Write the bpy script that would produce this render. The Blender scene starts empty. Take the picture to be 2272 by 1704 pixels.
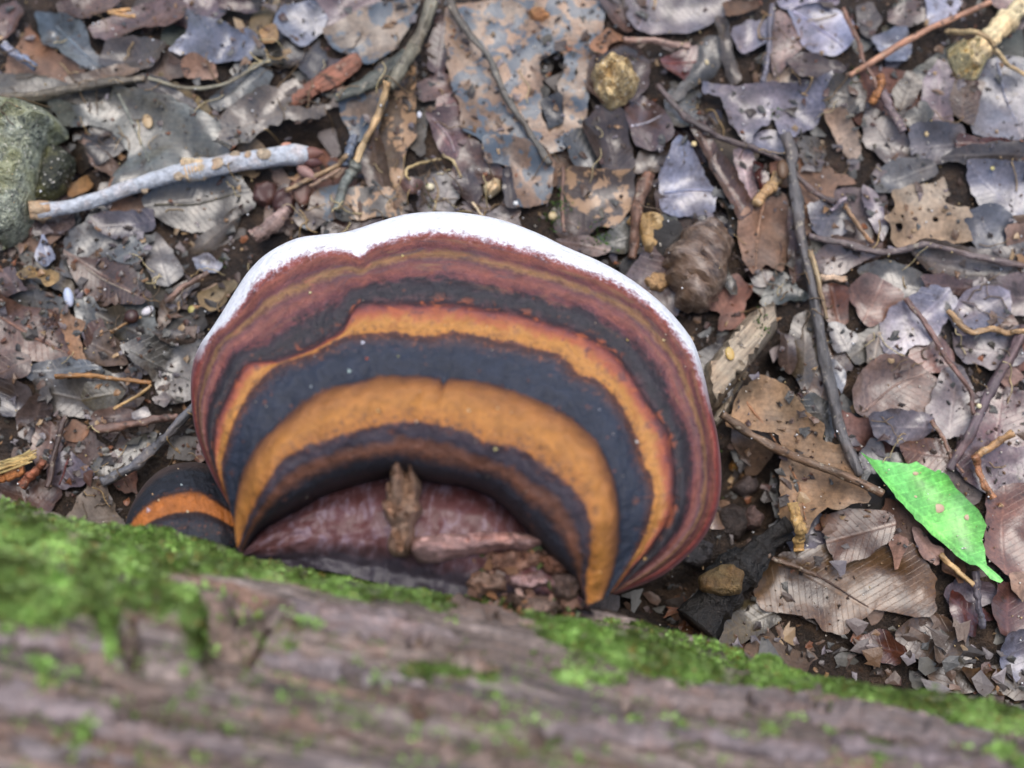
import bpy, math, random
import numpy as np
from mathutils import Vector, Matrix
from mathutils.geometry import delaunay_2d_cdt
from mathutils.bvhtree import BVHTree

random.seed(7)
rng = np.random.default_rng(7)
SC = bpy.context.scene
COL = SC.collection

# ------------------------------------------------------------------ camera, light, exposure
TILT, DIST, LENS = math.radians(12.0), 0.50, 50.0
CAM = np.array([0.0, -DIST * math.sin(TILT), DIST * math.cos(TILT)])
cd = bpy.data.cameras.new('camera')
cam = bpy.data.objects.new('camera', cd)
COL.objects.link(cam)
cam.location = CAM
cam.rotation_euler = (TILT, 0, 0)
cd.lens, cd.sensor_width = LENS, 36.0
cd.clip_start, cd.clip_end = 0.01, 100.0
cd.dof.use_dof = True
cd.dof.focus_distance = 0.472
cd.dof.aperture_fstop = 4.5
SC.camera = cam

SUN_EL, SUN_AZ = math.radians(74), math.radians(15)     # azimuth from +y towards +x
w = bpy.data.worlds.new('World')
SC.world = w
w.use_nodes = True
wn = w.node_tree
bg = wn.nodes['Background']
sky = wn.nodes.new('ShaderNodeTexSky')
sky.sky_type = 'NISHITA'
sky.sun_disc = False
sky.sun_elevation = SUN_EL
sky.sun_rotation = SUN_AZ
sky.dust_density = 3.0
sky.air_density = 1.0
hsv = wn.nodes.new('ShaderNodeHueSaturation')           # thin overcast: a paler sky
hsv.inputs['Saturation'].default_value = 1.0
wn.links.new(sky.outputs[0], hsv.inputs['Color'])
wn.links.new(hsv.outputs[0], bg.inputs['Color'])
bg.inputs['Strength'].default_value = 0.15
sd = bpy.data.lights.new('sun', 'SUN')
sun = bpy.data.objects.new('sun', sd)
COL.objects.link(sun)
sd.energy, sd.angle, sd.color = 0.95, math.radians(44), (1.0, 0.985, 0.965)
sdir = Vector((math.sin(SUN_AZ) * math.cos(SUN_EL), math.cos(SUN_AZ) * math.cos(SUN_EL), math.sin(SUN_EL)))
sun.rotation_euler = sdir.to_track_quat('Z', 'Y').to_euler()
SC.view_settings.view_transform = 'Standard'
SC.view_settings.look = 'None'
SC.view_settings.exposure = 0.80
SC.view_settings.gamma = 1.0
SC.view_settings.use_curve_mapping = False
SC.render.engine = 'CYCLES'
SC.cycles.max_bounces = 6
SC.cycles.use_denoising = True

# ------------------------------------------------------------------ photograph pixel <-> place
ct, st = math.cos(TILT), math.sin(TILT)
REG = {'D': (0, 0, 2272 / 2212), 1: (0, 0, .34358), 2: (756, 0, .34358), 3: (1512, 0, .34358), 4: (0, 500, .34358),
       5: (1512, 500, .34358), 6: (1512, 1000, .34358), 7: (1136, 0, .51356), 8: (1136, 852, .51356), 9: (0, 852, .51356),
       10: (0, 0, .51356), 11: (600, 250, .17179), 12: (1000, 440, .34358), 13: (200, 900, .34358), 14: (900, 900, .34358)}


def px(reg, s):
    ox, oy, k = REG[reg]
    return np.array([[ox + k * float(a) for a in p.split(',')] if False else
                     [ox + k * float(p.split(',')[0]), oy + k * float(p.split(',')[1])] for p in s.split()])


def rays(uv):
    uv = np.atleast_2d(uv)
    xn = (uv[:, 0] - 1136) / 2272 * 36 / LENS
    yn = (852 - uv[:, 1]) / 2272 * 36 / LENS
    return np.stack([xn, yn * ct + st, yn * st - ct], 1)


def place(uv, z):
    """points at height z seen at those pixels of the photograph"""
    d = rays(uv)
    t = (np.asarray(z) - CAM[2]) / d[:, 2]
    return CAM + d * t[:, None]


def project(p):
    q = p - CAM
    x, y, z = q[:, 0], q[:, 1] * ct + q[:, 2] * st, -q[:, 1] * st + q[:, 2] * ct
    return np.stack([1136 + x / -z * LENS / 36 * 2272, 852 - y / -z * LENS / 36 * 2272], 1)


# ------------------------------------------------------------------ noise
def _h(ix, iy, iz, s):
    n = (ix * 374761393 + iy * 668265263 + iz * 1274126177 + s * 974634777) & 0xFFFFFFFF
    n = ((n ^ (n >> 13)) * 1274126177) & 0xFFFFFFFF
    n = ((n ^ (n >> 16)) * 2246822519) & 0xFFFFFFFF
    return ((n ^ (n >> 15)) & 0xFFFFFF) / float(0xFFFFFF) * 2 - 1


def noise(x, y, z=0.0, s=0):
    x, y, z = np.broadcast_arrays(np.asarray(x, float), np.asarray(y, float), np.asarray(z, float))
    ix, iy, iz = np.floor(x).astype(np.int64), np.floor(y).astype(np.int64), np.floor(z).astype(np.int64)
    fx, fy, fz = x - ix, y - iy, z - iz
    fx, fy, fz = [f * f * f * (f * (f * 6 - 15) + 10) for f in (fx, fy, fz)]
    r = 0
    for a in (0, 1):
        for b in (0, 1):
            for c in (0, 1):
                r = r + _h(ix + a, iy + b, iz + c, s) * (fx if a else 1 - fx) * (fy if b else 1 - fy) * (fz if c else 1 - fz)
    return r


def fbm(x, y, z=0.0, s=0, o=4):
    r, a = 0, 0.5
    for k in range(o):
        r = r + a * noise(np.asarray(x) * 2 ** k, np.asarray(y) * 2 ** k, np.asarray(z) * 2 ** k, s + k)
        a *= 0.5
    return r


def smooth(a, b, x):
    t = np.clip((x - a) / (b - a), 0, 1)
    return t * t * (3 - 2 * t)


def lin(c):
    return tuple(((v / 255) / 12.92 if v / 255 <= .04045 else ((v / 255 + .055) / 1.055) ** 2.4) for v in c)


# ------------------------------------------------------------------ objects
def mesh_obj(name, verts, faces, mat, parent=None, sm=True, loc=None, uv=None, col=None, sharp=None):
    v = np.asarray(verts, float)
    if loc is None:
        loc = np.zeros(3)
    me = bpy.data.meshes.new(name)
    me.from_pydata((v - loc).tolist(), [], [tuple(int(i) for i in f) for f in faces])
    if sm:
        me.shade_smooth()
        if sharp:
            me.set_sharp_from_angle(angle=math.radians(sharp))
    if uv is not None:
        ul = me.uv_layers.new(name='UVMap')
        li = np.empty(len(me.loops), np.int32)
        me.loops.foreach_get('vertex_index', li)
        ul.data.foreach_set('uv', np.asarray(uv, np.float32)[li].ravel())
    if col is not None:
        ca = me.color_attributes.new('col', 'FLOAT_COLOR', 'POINT')
        c4 = np.ones((len(v), 4), np.float32)
        c4[:, :3] = col
        ca.data.foreach_set('color', c4.ravel())
    for m in (mat if isinstance(mat, (list, tuple)) else [mat]):
        me.materials.append(m)
    o = bpy.data.objects.new(name, me)
    o.location = loc
    COL.objects.link(o)
    if parent is not None:
        o.parent = parent
        o.location = np.asarray(loc) - np.asarray(parent['_o'] if '_o' in parent else (0, 0, 0))
    return o


def empty(name, loc):
    o = bpy.data.objects.new(name, None)
    o.empty_display_size = 0.01
    o.location = loc
    COL.objects.link(o)
    return o


def tag(o, label=None, cat=None, group=None, kind=None):
    if label: o['label'] = label
    if cat: o['category'] = cat
    if group: o['group'] = group
    if kind: o['kind'] = kind
    return o


# ------------------------------------------------------------------ polygons
def inside(p, poly):
    x, y = p[:, 0], p[:, 1]
    r = np.zeros(len(p), bool)
    q = np.roll(poly, -1, 0)
    for (x1, y1), (x2, y2) in zip(poly, q):
        c = (y1 > y) != (y2 > y)
        if c.any():
            r ^= c & (x < (x2 - x1) * (y - y1) / (y2 - y1 + 1e-15) + x1)
    return r


def seg_dist(p, poly):
    a, b = poly, np.roll(poly, -1, 0)
    d = np.full(len(p), 1e9)
    for s, e in zip(a, b):
        v = e - s
        t = np.clip(((p - s) @ v) / (v @ v + 1e-18), 0, 1)
        d = np.minimum(d, np.hypot(*(p - s - t[:, None] * v).T))
    return d


def chaikin(p):
    q = np.roll(p, -1, 0)
    return np.stack([p * .88 + q * .12, p * .12 + q * .88], 1).reshape(-1, 2)


def dens(poly, step, rag, seed, sm=True):
    if sm:
        poly = chaikin(poly)
    out = []
    for a, b in zip(poly, np.roll(poly, -1, 0)):
        n = max(1, int(np.hypot(*(b - a)) / step))
        for k in range(n):
            out.append(a + (b - a) * k / n)
    out = np.array(out)
    t = np.roll(out, -1, 0) - np.roll(out, 1, 0)
    nrm = np.stack([t[:, 1], -t[:, 0]], 1) / (np.hypot(*t.T)[:, None] + 1e-9)
    j = 1.3 * noise(out[:, 0] / 5.5, out[:, 1] / 5.5, seed + 4) + noise(out[:, 0] / 2.6, out[:, 1] / 2.6, seed) + .7 * noise(out[:, 0] / 1.2, out[:, 1] / 1.2, seed + 9)
    return out + nrm * (j * rag)[:, None]


def poly_mesh(poly, step, rag, seed, holes=(), sm=True, grid=None):
    """poly in millimetres -> 2-d vertices, triangles, distance from the rim"""
    ed = dens(np.asarray(poly, float), step, rag, seed, sm)
    lo, hi = ed.min(0), ed.max(0)
    g = grid or step * 1.5
    gx, gy = np.meshgrid(np.arange(lo[0], hi[0], g), np.arange(lo[1], hi[1], g))
    gp = np.stack([gx.ravel(), gy.ravel()], 1)
    r = np.random.default_rng(seed + 3)
    gp = gp + r.uniform(-.3, .3, gp.shape) * g
    gp = gp[inside(gp, ed)]
    rings = [ed] + [dens(np.asarray(h, float), step, rag, seed + 5) for h in holes]
    if len(gp):
        dd = seg_dist(gp, ed)
        for h in rings[1:]:
            dd = np.minimum(dd, seg_dist(gp, h))
        gp = gp[dd > g * .45]
    vs, es = [], []
    for rg in rings:
        o = len(vs)
        vs += rg.tolist()
        es += [(o + i, o + (i + 1) % len(rg)) for i in range(len(rg))]
    vs += gp.tolist()
    V, _, F, *_ = delaunay_2d_cdt([Vector(v) for v in vs], es, [], 0, 1e-5)
    V = np.array([(v[0], v[1]) for v in V])
    F = np.array([f for f in F if len(f) == 3])
    c = V[F].mean(1)
    k = inside(c, ed)
    for h in rings[1:]:
        k &= ~inside(c, h)
    F = F[k]
    a, b, cc = V[F[:, 0]], V[F[:, 1]], V[F[:, 2]]
    flip = ((b - a)[:, 0] * (cc - a)[:, 1] - (b - a)[:, 1] * (cc - a)[:, 0]) < 0
    F[flip] = F[flip][:, ::-1]
    used = np.unique(F)
    mp = -np.ones(len(V), int)
    mp[used] = np.arange(len(used))
    V, F = V[used], mp[F]
    d = seg_dist(V, ed)
    for h in rings[1:]:
        d = np.minimum(d, seg_dist(V, h))
    return V, F, d


def boundary(F):
    e = np.concatenate([F[:, [0, 1]], F[:, [1, 2]], F[:, [2, 0]]])
    s = set(map(tuple, e.tolist()))
    return [(a, b) for a, b in s if (b, a) not in s]


def shell(top, bot, F):
    n = len(top)
    faces = F.tolist() + (F[:, ::-1] + n).tolist() + [(b, a, a + n, b + n) for a, b in boundary(F)]
    return np.concatenate([top, bot]), faces


# ------------------------------------------------------------------ height of what lies on the ground so far
HR, HX, HY = 0.001, -0.30, -0.26
H = np.zeros((520, 600))


def cells(x, y):
    return (np.clip(((np.asarray(y) - HY) / HR).astype(int), 0, 519), np.clip(((np.asarray(x) - HX) / HR).astype(int), 0, 599))


def box(a, r):
    for ax in (0, 1):
        p = np.pad(a, [(r + 1, r) if k == ax else (0, 0) for k in (0, 1)], mode='edge')
        c = np.cumsum(p, ax)
        n = a.shape[ax]
        a = (np.take(c, range(2 * r + 1, 2 * r + 1 + n), ax) - np.take(c, range(0, n), ax)) / (2 * r + 1)
    return a


def envelope(x0, x1, y0, y1, dil=2, bl=4):
    """smooth surface over everything lying in that window; returns a sampler"""
    m = 14
    j0, i0 = cells(x0, y0)
    j1, i1 = cells(x1, y1)
    j0, i0, j1, i1 = max(0, j0 - m), max(0, i0 - m), min(520, j1 + m), min(600, i1 + m)
    a = H[j0:j1, i0:i1].copy()
    for _ in range(dil):
        p = np.pad(a, 1, mode='edge')
        a = np.max([p[1:-1, 1:-1], p[:-2, 1:-1], p[2:, 1:-1], p[1:-1, :-2], p[1:-1, 2:]], 0)
    a = box(box(a, bl), bl)

    def f(x, y):
        fx = np.clip((np.asarray(x) - HX) / HR - i0, 0, a.shape[1] - 1.001)
        fy = np.clip((np.asarray(y) - HY) / HR - j0, 0, a.shape[0] - 1.001)
        ix, iy = fx.astype(int), fy.astype(int)
        u, v = fx - ix, fy - iy
        return (a[iy, ix] * (1 - u) + a[iy, ix + 1] * u) * (1 - v) + (a[iy + 1, ix] * (1 - u) + a[iy + 1, ix + 1] * u) * v
    return f


def stamp(x, y, z, r=1):
    j, i = cells(x, y)
    for a in range(-r, r + 1):
        for b in range(-r, r + 1):
            np.maximum.at(H, (np.clip(j + a, 0, 519), np.clip(i + b, 0, 599)), z)

# ------------------------------------------------------------------ materials
class G:
    """small helper round a material's node tree"""
    def __init__(s, name):
        s.m = bpy.data.materials.new(name)
        s.m.use_nodes = True
        s.t = s.m.node_tree
        s.b = s.t.nodes['Principled BSDF']

    def n(s, typ, props=None, **inp):
        q = s.t.nodes.new('ShaderNode' + typ)
        for k, v in (props or {}).items():
            setattr(q, k, v)
        for k, v in inp.items():
            s.set(q.inputs[int(k[1:]) if k[0] == 'i' and k[1:].isdigit() else k.replace('_', ' ')], v)
        return q

    def set(s, sock, v):
        if isinstance(v, bpy.types.NodeSocket):
            s.t.links.new(v, sock)
        elif isinstance(v, bpy.types.Node):
            s.t.links.new(v.outputs[0], sock)
        else:
            if sock.type == 'RGBA' and len(v) == 3:
                v = (*v, 1)
            sock.default_value = v

    def noise(s, vec, scale, detail=4, rough=.6, w=None, dist=0.0):
        q = s.n('TexNoise', {'noise_dimensions': '4D' if w is not None else '3D'}, Vector=vec, Scale=scale, Detail=detail, Roughness=rough, Distortion=dist)
        if w is not None:
            s.set(q.inputs['W'], w)
        return q.outputs[0]

    def math(s, op, a, b=0.0, c=0.0, clamp=False):
        return s.n('Math', {'operation': op, 'use_clamp': clamp}, i0=a, i1=b, i2=c).outputs[0]

    def ramp(s, fac, stops, interp='LINEAR'):
        q = s.n('ValToRGB', None, Fac=fac)
        e = q.color_ramp.elements
        q.color_ramp.interpolation = interp
        while len(e) < len(stops):
            e.new(0.5)
        for k, (p, c) in enumerate(stops):
            e[k].position = p
            e[k].color = (*c, 1) if isinstance(c, tuple) else (c, c, c, 1)
        return q.outputs[0]

    def mix(s, f, a, b, mode='MIX'):
        q = s.n('Mix', {'data_type': 'RGBA', 'blend_type': mode})
        s.set(q.inputs[0], f); s.set(q.inputs[6], a); s.set(q.inputs[7], b)
        return q.outputs[2]

    def bump(s, h, strength, dist, normal=None):
        q = s.n('Bump', None, Height=h, Strength=strength, Distance=dist)
        if normal is not None:
            s.set(q.inputs['Normal'], normal)
        return q.outputs[0]

    def out(s, **k):
        for a, v in k.items():
            s.set(s.b.inputs[a.replace('_', ' ')], v)
        return s.m


def objcoord(g):
    oi = g.n('ObjectInfo')
    tc = g.n('TexCoord')
    return oi.outputs['Color'], g.math('MULTIPLY', oi.outputs['Random'], 40.0), tc.outputs['Object']


def leaf_mat(name, blotch=None, bamt=.6, bscale=110, rough=(.14, .40), coat=.42, vein=1.0, vcol=1.6, veins=420.0, fine=.38, trans=0.0, grit=.35, dirt=.85):
    g = G(name)
    c, wv, p = objcoord(g)
    n1 = g.noise(p, 70, 5, .62, wv)
    n2 = g.noise(p, 650, 3, .7, wv)
    tone = g.math('MAXIMUM', g.math('MULTIPLY_ADD', n1, 3.0, -.5), .18)
    tone = g.math('MULTIPLY', tone, g.math('MULTIPLY_ADD', n2, 1.7, .15))
    base = g.mix(1.0, c, g.n('CombineColor', None, i0=tone, i1=tone, i2=tone).outputs[0], 'MULTIPLY')
    # wetter, browner and greyer patches
    n3 = g.noise(p, 38, 4, .6, g.math('ADD', wv, 7.0))
    warm = g.mix(1.0, base, (1.14, .93, .76), 'MULTIPLY')
    base = g.mix(g.ramp(n3, [(.42, 0.0), (.6, .75)]), base, warm)
    if blotch is not None:
        nb = g.noise(p, bscale, 3, .55, g.math('ADD', wv, 3.0), .6)
        base = g.mix(g.ramp(nb, [(.5, 0.0), (.53, bamt)]), base, blotch)
    # dark pin specks and pale grit
    n4 = g.noise(p, 900, 2, .5, g.math('ADD', wv, 11.0))
    base = g.mix(g.ramp(n4, [(.27, .4), (.34, 0.0)]), base, (.02, .016, .012))
    base = g.mix(g.ramp(n4, [(.70, 0.0), (.75, grit)]), base, (.42, .36, .26))
    # soil smeared over the leaf
    n5 = g.noise(p, 150, 5, .72, g.math('ADD', wv, 23.0), .8)
    base = g.mix(g.ramp(n5, [(.56, 0.0), (.66, dirt)]), base, lin((58, 46, 36)))
    # veins from the leaf's own lengthwise / crosswise coordinate
    uv = g.n('UVMap').outputs[0]
    sx = g.n('SeparateXYZ', None, i0=uv)
    wob = g.math('MULTIPLY', g.math('SUBTRACT', n1, .5), .35)
    av = g.math('ABSOLUTE', sx.outputs[1])
    ph = g.math('ADD', g.math('SUBTRACT', g.math('MULTIPLY', sx.outputs[0], veins), g.math('MULTIPLY', av, veins * .62)), wob)
    vn = g.math('PINGPONG', ph, .5)
    line = g.ramp(vn, [(0.0, 1.0), (.07, 0.0)])
    mid = g.ramp(g.math('MULTIPLY', av, 400.0), [(0.0, 1.0), (.3, 0.0)])
    line = g.math('MULTIPLY', g.math('MAXIMUM', line, mid), vein)
    lc = g.mix(1.0, base, (vcol, vcol * .97, vcol * .92), 'MULTIPLY')
    base = g.mix(g.math('MULTIPLY', line, .7), base, lc)
    rg = g.ramp(g.noise(p, 55, 4, .6, g.math('ADD', wv, 19.0)), [(.38, rough[0]), (.62, rough[1])])
    h = g.math('ADD', g.math('MULTIPLY', g.noise(p, 260, 4, .65, wv), 1.0), g.math('MULTIPLY', line, .35))
    nrm = g.bump(h, fine, .0009)
    m = g.out(Base_Color=base, Roughness=rg, Normal=nrm, Coat_Weight=coat, Coat_Roughness=.28)
    if trans:
        g.set(g.b.inputs['Transmission Weight'], 0.0)
        g.set(g.b.inputs['Subsurface Weight'], trans)
        g.set(g.b.inputs['Subsurface Radius'], (.001, .002, .0005))
    return m


M_WET = leaf_mat('wet_leaf')
M_SKIN = leaf_mat('smooth_wet_leaf', rough=(.12, .34), coat=.75, vein=.9)  # lavender and blue leaf colours used with it carry painted sky sheen
M_DRY = leaf_mat('dry_leaf', dirt=.35, rough=(.45, .7), coat=0.0, vein=.6, vcol=.72, fine=.4)
M_MOT = leaf_mat('mottled_leaf', blotch=lin((66, 78, 88)), bamt=.95, bscale=170, rough=(.3, .55), vein=.45)
M_MOT2 = leaf_mat('dark_mottled_leaf', blotch=lin((165, 132, 98)), bamt=.85, bscale=210, rough=(.28, .5), vein=.6)
M_FIB = leaf_mat('veined_leaf', rough=(.22, .45), vein=1.0, vcol=2.4, veins=520)
M_GREEN = leaf_mat('fresh_leaf', rough=(.3, .45), coat=.2, vein=1.0, vcol=1.55, fine=.18, trans=.15, veins=260, grit=0.0, dirt=0.0)


def wood_mat(name, stretch=(60, 700, 700), rough=.6, bump=.7, spec=.4, streak=.9):
    g = G(name)
    c, wv, p = objcoord(g)
    mp = g.n('Mapping', None, Vector=p, Scale=stretch)
    n1 = g.noise(mp.outputs[0], 1.0, 5, .65, wv)
    n2 = g.noise(p, 160, 4, .6, wv)
    t = g.math('MULTIPLY', g.math('MAXIMUM', g.math('MULTIPLY_ADD', n1, 3.6 * streak, 1 - 1.8 * streak), .12), g.math('MULTIPLY_ADD', n2, 2.0, 0.0))
    base = g.mix(1.0, c, g.n('CombineColor', None, i0=t, i1=t, i2=t).outputs[0], 'MULTIPLY')
    base = g.mix(g.ramp(g.noise(p, 90, 3, .5, g.math('ADD', wv, 4.0)), [(.48, 0.0), (.66, .5)]), base, g.mix(1.0, base, (1.18, .9, .7), 'MULTIPLY'))
    base = g.mix(g.ramp(g.noise(p, 420, 3, .6, g.math('ADD', wv, 8.0)), [(.6, 0.0), (.68, .55)]), base, lin((170, 158, 136)))
    base = g.mix(g.ramp(g.noise(p, 300, 3, .6, g.math('ADD', wv, 12.0)), [(.34, .8), (.42, 0.0)]), base, lin((46, 38, 32)))
    nrm = g.bump(g.math('ADD', n1, g.math('MULTIPLY', n2, .6)), bump, .0016)
    return g.out(Base_Color=base, Roughness=rough, Normal=nrm, Specular_IOR_Level=spec)


M_WOOD = wood_mat('weathered_wood')
M_TWIG = wood_mat('twig_bark', (90, 420, 420), .5, .6, .5)
M_TWIGU = None


def stone_mat(name, dark, light, sp=(.7, .66, .55), moss=None, scale=320):
    g = G(name)
    c, wv, p = objcoord(g)
    n = g.noise(p, scale, 5, .7, wv)
    v = g.n('TexVoronoi', None, Vector=p, Scale=scale * 2.2).outputs[0]
    base = g.ramp(n, [(.34, dark), (.5, tuple((a + b) / 2 for a, b in zip(dark, light))), (.64, light)])
    base = g.mix(1.0, base, c, 'MULTIPLY')
    base = g.mix(g.ramp(g.noise(p, scale * 1.9, 2, .5, wv), [(.62, 0.0), (.67, .8)]), base, sp)
    base = g.mix(g.ramp(g.noise(p, scale * 1.5, 2, .5, g.math('ADD', wv, 5.0)), [(.33, .8), (.38, 0.0)]), base, (.015, .016, .016))
    if moss:
        base = g.mix(g.ramp(g.noise(p, 70, 4, .6, g.math('ADD', wv, 9.0)), [(.47, 0.0), (.6, .5)]), base, moss)
    nrm = g.bump(g.math('ADD', n, g.math('MULTIPLY', v, .4)), .8, .0016)
    return g.out(Base_Color=base, Roughness=.48, Normal=nrm)


M_ROCK = stone_mat('speckled_rock', lin((52, 58, 54)), lin((176, 180, 156)), moss=lin((132, 130, 72)), scale=420)
M_QUARTZ = stone_mat('quartz_pebble', lin((96, 70, 38)), lin((226, 196, 140)), scale=480)


def col_mat(name, rough=.4, bscale=500, bump=.5, sss=0.0, rvar=.2, var=.8):
    g = G(name)
    a = g.n('VertexColor', {'layer_name': 'col'}).outputs[0]
    p = g.n('TexCoord').outputs['Object']
    n = g.noise(p, bscale, 4, .65)
    t = g.math('MULTIPLY_ADD', n, var, 1 - var / 2)
    base = g.mix(1.0, a, g.n('CombineColor', None, i0=t, i1=t, i2=t).outputs[0], 'MULTIPLY')
    r = g.math('MULTIPLY_ADD', g.noise(p, 130, 3), rvar * 2, rough - rvar)
    return g.out(Base_Color=base, Roughness=r, Normal=g.bump(n, bump, .0006))


M_CRUMB = col_mat('litter_crumbs', .42)
M_MOSS = col_mat('moss', .55, 900, .2, var=.4)


def soil_mat():
    g = G('humus_soil')
    p = g.n('TexCoord').outputs['Object']
    n = g.noise(p, 120, 6, .7)
    n2 = g.noise(p, 900, 3, .6)
    base = g.ramp(n, [(.32, lin((26, 21, 17))), (.5, lin((52, 41, 32))), (.68, lin((86, 68, 52)))])
    base = g.mix(g.ramp(n2, [(.62, 0.0), (.7, .5)]), base, lin((120, 98, 74)))
    return g.out(Base_Color=base, Roughness=.6, Normal=g.bump(g.math('ADD', n, n2), 1.0, .003))


M_SOIL = soil_mat()


def bark_mat():
    g = G('log_bark')
    uv = g.n('UVMap').outputs[0]                           # metres along the log, metres round it
    p = g.n('TexCoord').outputs['Object']
    mp = g.n('Mapping', None, Vector=uv, Scale=(11, 330, 1))
    n1 = g.noise(mp.outputs[0], 1.0, 6, .65, dist=.4)
    mp2 = g.n('Mapping', None, Vector=uv, Scale=(9, 90, 1))
    n2 = g.noise(mp2.outputs[0], 1.0, 5, .6, dist=.8)
    n3 = g.noise(p, 420, 4, .65)
    base = g.ramp(n1, [(.31, lin((36, 30, 28))), (.43, lin((84, 71, 63))), (.54, lin((118, 103, 94))), (.67, lin((160, 145, 137)))])
    base = g.mix(g.ramp(n2, [(.55, 0.0), (.66, .6)]), base, lin((136, 100, 78)))
    base = g.mix(g.ramp(n2, [(.30, .7), (.42, 0.0)]), base, lin((70, 62, 64)))
    film = g.n('VertexColor', {'layer_name': 'col'}).outputs[0]
    base = g.mix(g.math('MULTIPLY', film, g.ramp(n3, [(.35, .5), (.6, .95)])), base, lin((92, 112, 52)))
    t = g.math('MAXIMUM', g.math('MULTIPLY_ADD', n3, 2.4, -.2), .2)
    base = g.mix(1.0, base, g.n('CombineColor', None, i0=t, i1=t, i2=t).outputs[0], 'MULTIPLY')
    nrm = g.bump(g.math('ADD', g.math('MULTIPLY', n1, 1.2), g.math('MULTIPLY', n3, .5)), .8, .0022)
    return g.out(Base_Color=base, Roughness=.58, Normal=nrm)


M_BARK = bark_mat()


def flake_mat():
    g = G('bark_flake')
    c, wv, p = objcoord(g)
    mp = g.n('Mapping', None, Vector=p, Scale=(70, 330, 330))
    n1 = g.noise(mp.outputs[0], 1.0, 5, .65, wv)
    n3 = g.noise(p, 500, 4, .65, wv)
    t = g.math('MULTIPLY', g.math('MAXIMUM', g.math('MULTIPLY_ADD', n1, 3.0, -.5), .15), g.math('MULTIPLY_ADD', n3, 1.8, .1))
    base = g.mix(1.0, c, g.n('CombineColor', None, i0=t, i1=t, i2=t).outputs[0], 'MULTIPLY')
    base = g.mix(g.ramp(g.noise(p, 110, 3, .6, wv), [(.5, 0.0), (.64, .6)]), base, g.mix(1.0, base, (1.15, .9, .74), 'MULTIPLY'))
    return g.out(Base_Color=base, Roughness=.6, Normal=g.bump(g.math('ADD', n1, n3), .8, .0015))


M_FLAKE = flake_mat()

CAPSTOPS = [(0.00, (32, 29, 33)), (0.07, (44, 44, 53)), (0.115, (116, 72, 50)), (0.14, (106, 70, 56)), (0.155, (62, 55, 64)),
            (0.205, (66, 54, 62)), (0.222, (88, 56, 50)), (0.236, (180, 114, 48)), (0.31, (192, 128, 58)), (0.37, (166, 108, 58)), (0.408, (122, 78, 54)),
            (0.424, (43, 47, 60)), (0.54, (43, 51, 67)), (0.585, (88, 62, 58)), (0.600, (120, 74, 56)), (0.609, (200, 134, 60)),
            (0.652, (206, 144, 74)), (0.682, (178, 98, 66)), (0.706, (136, 72, 66)), (0.727, (66, 48, 52)), (0.765, (48, 45, 50)), (0.800, (58, 49, 54)),
            (0.815, (110, 66, 68)), (0.836, (138, 82, 70)), (0.850, (104, 62, 66)), (0.866, (152, 112, 72)), (0.880, (106, 62, 66)), (0.905, (142, 84, 68)), (0.932, (152, 66, 58)), (0.962, (156, 80, 78)), (1.0, (170, 130, 132))]


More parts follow.
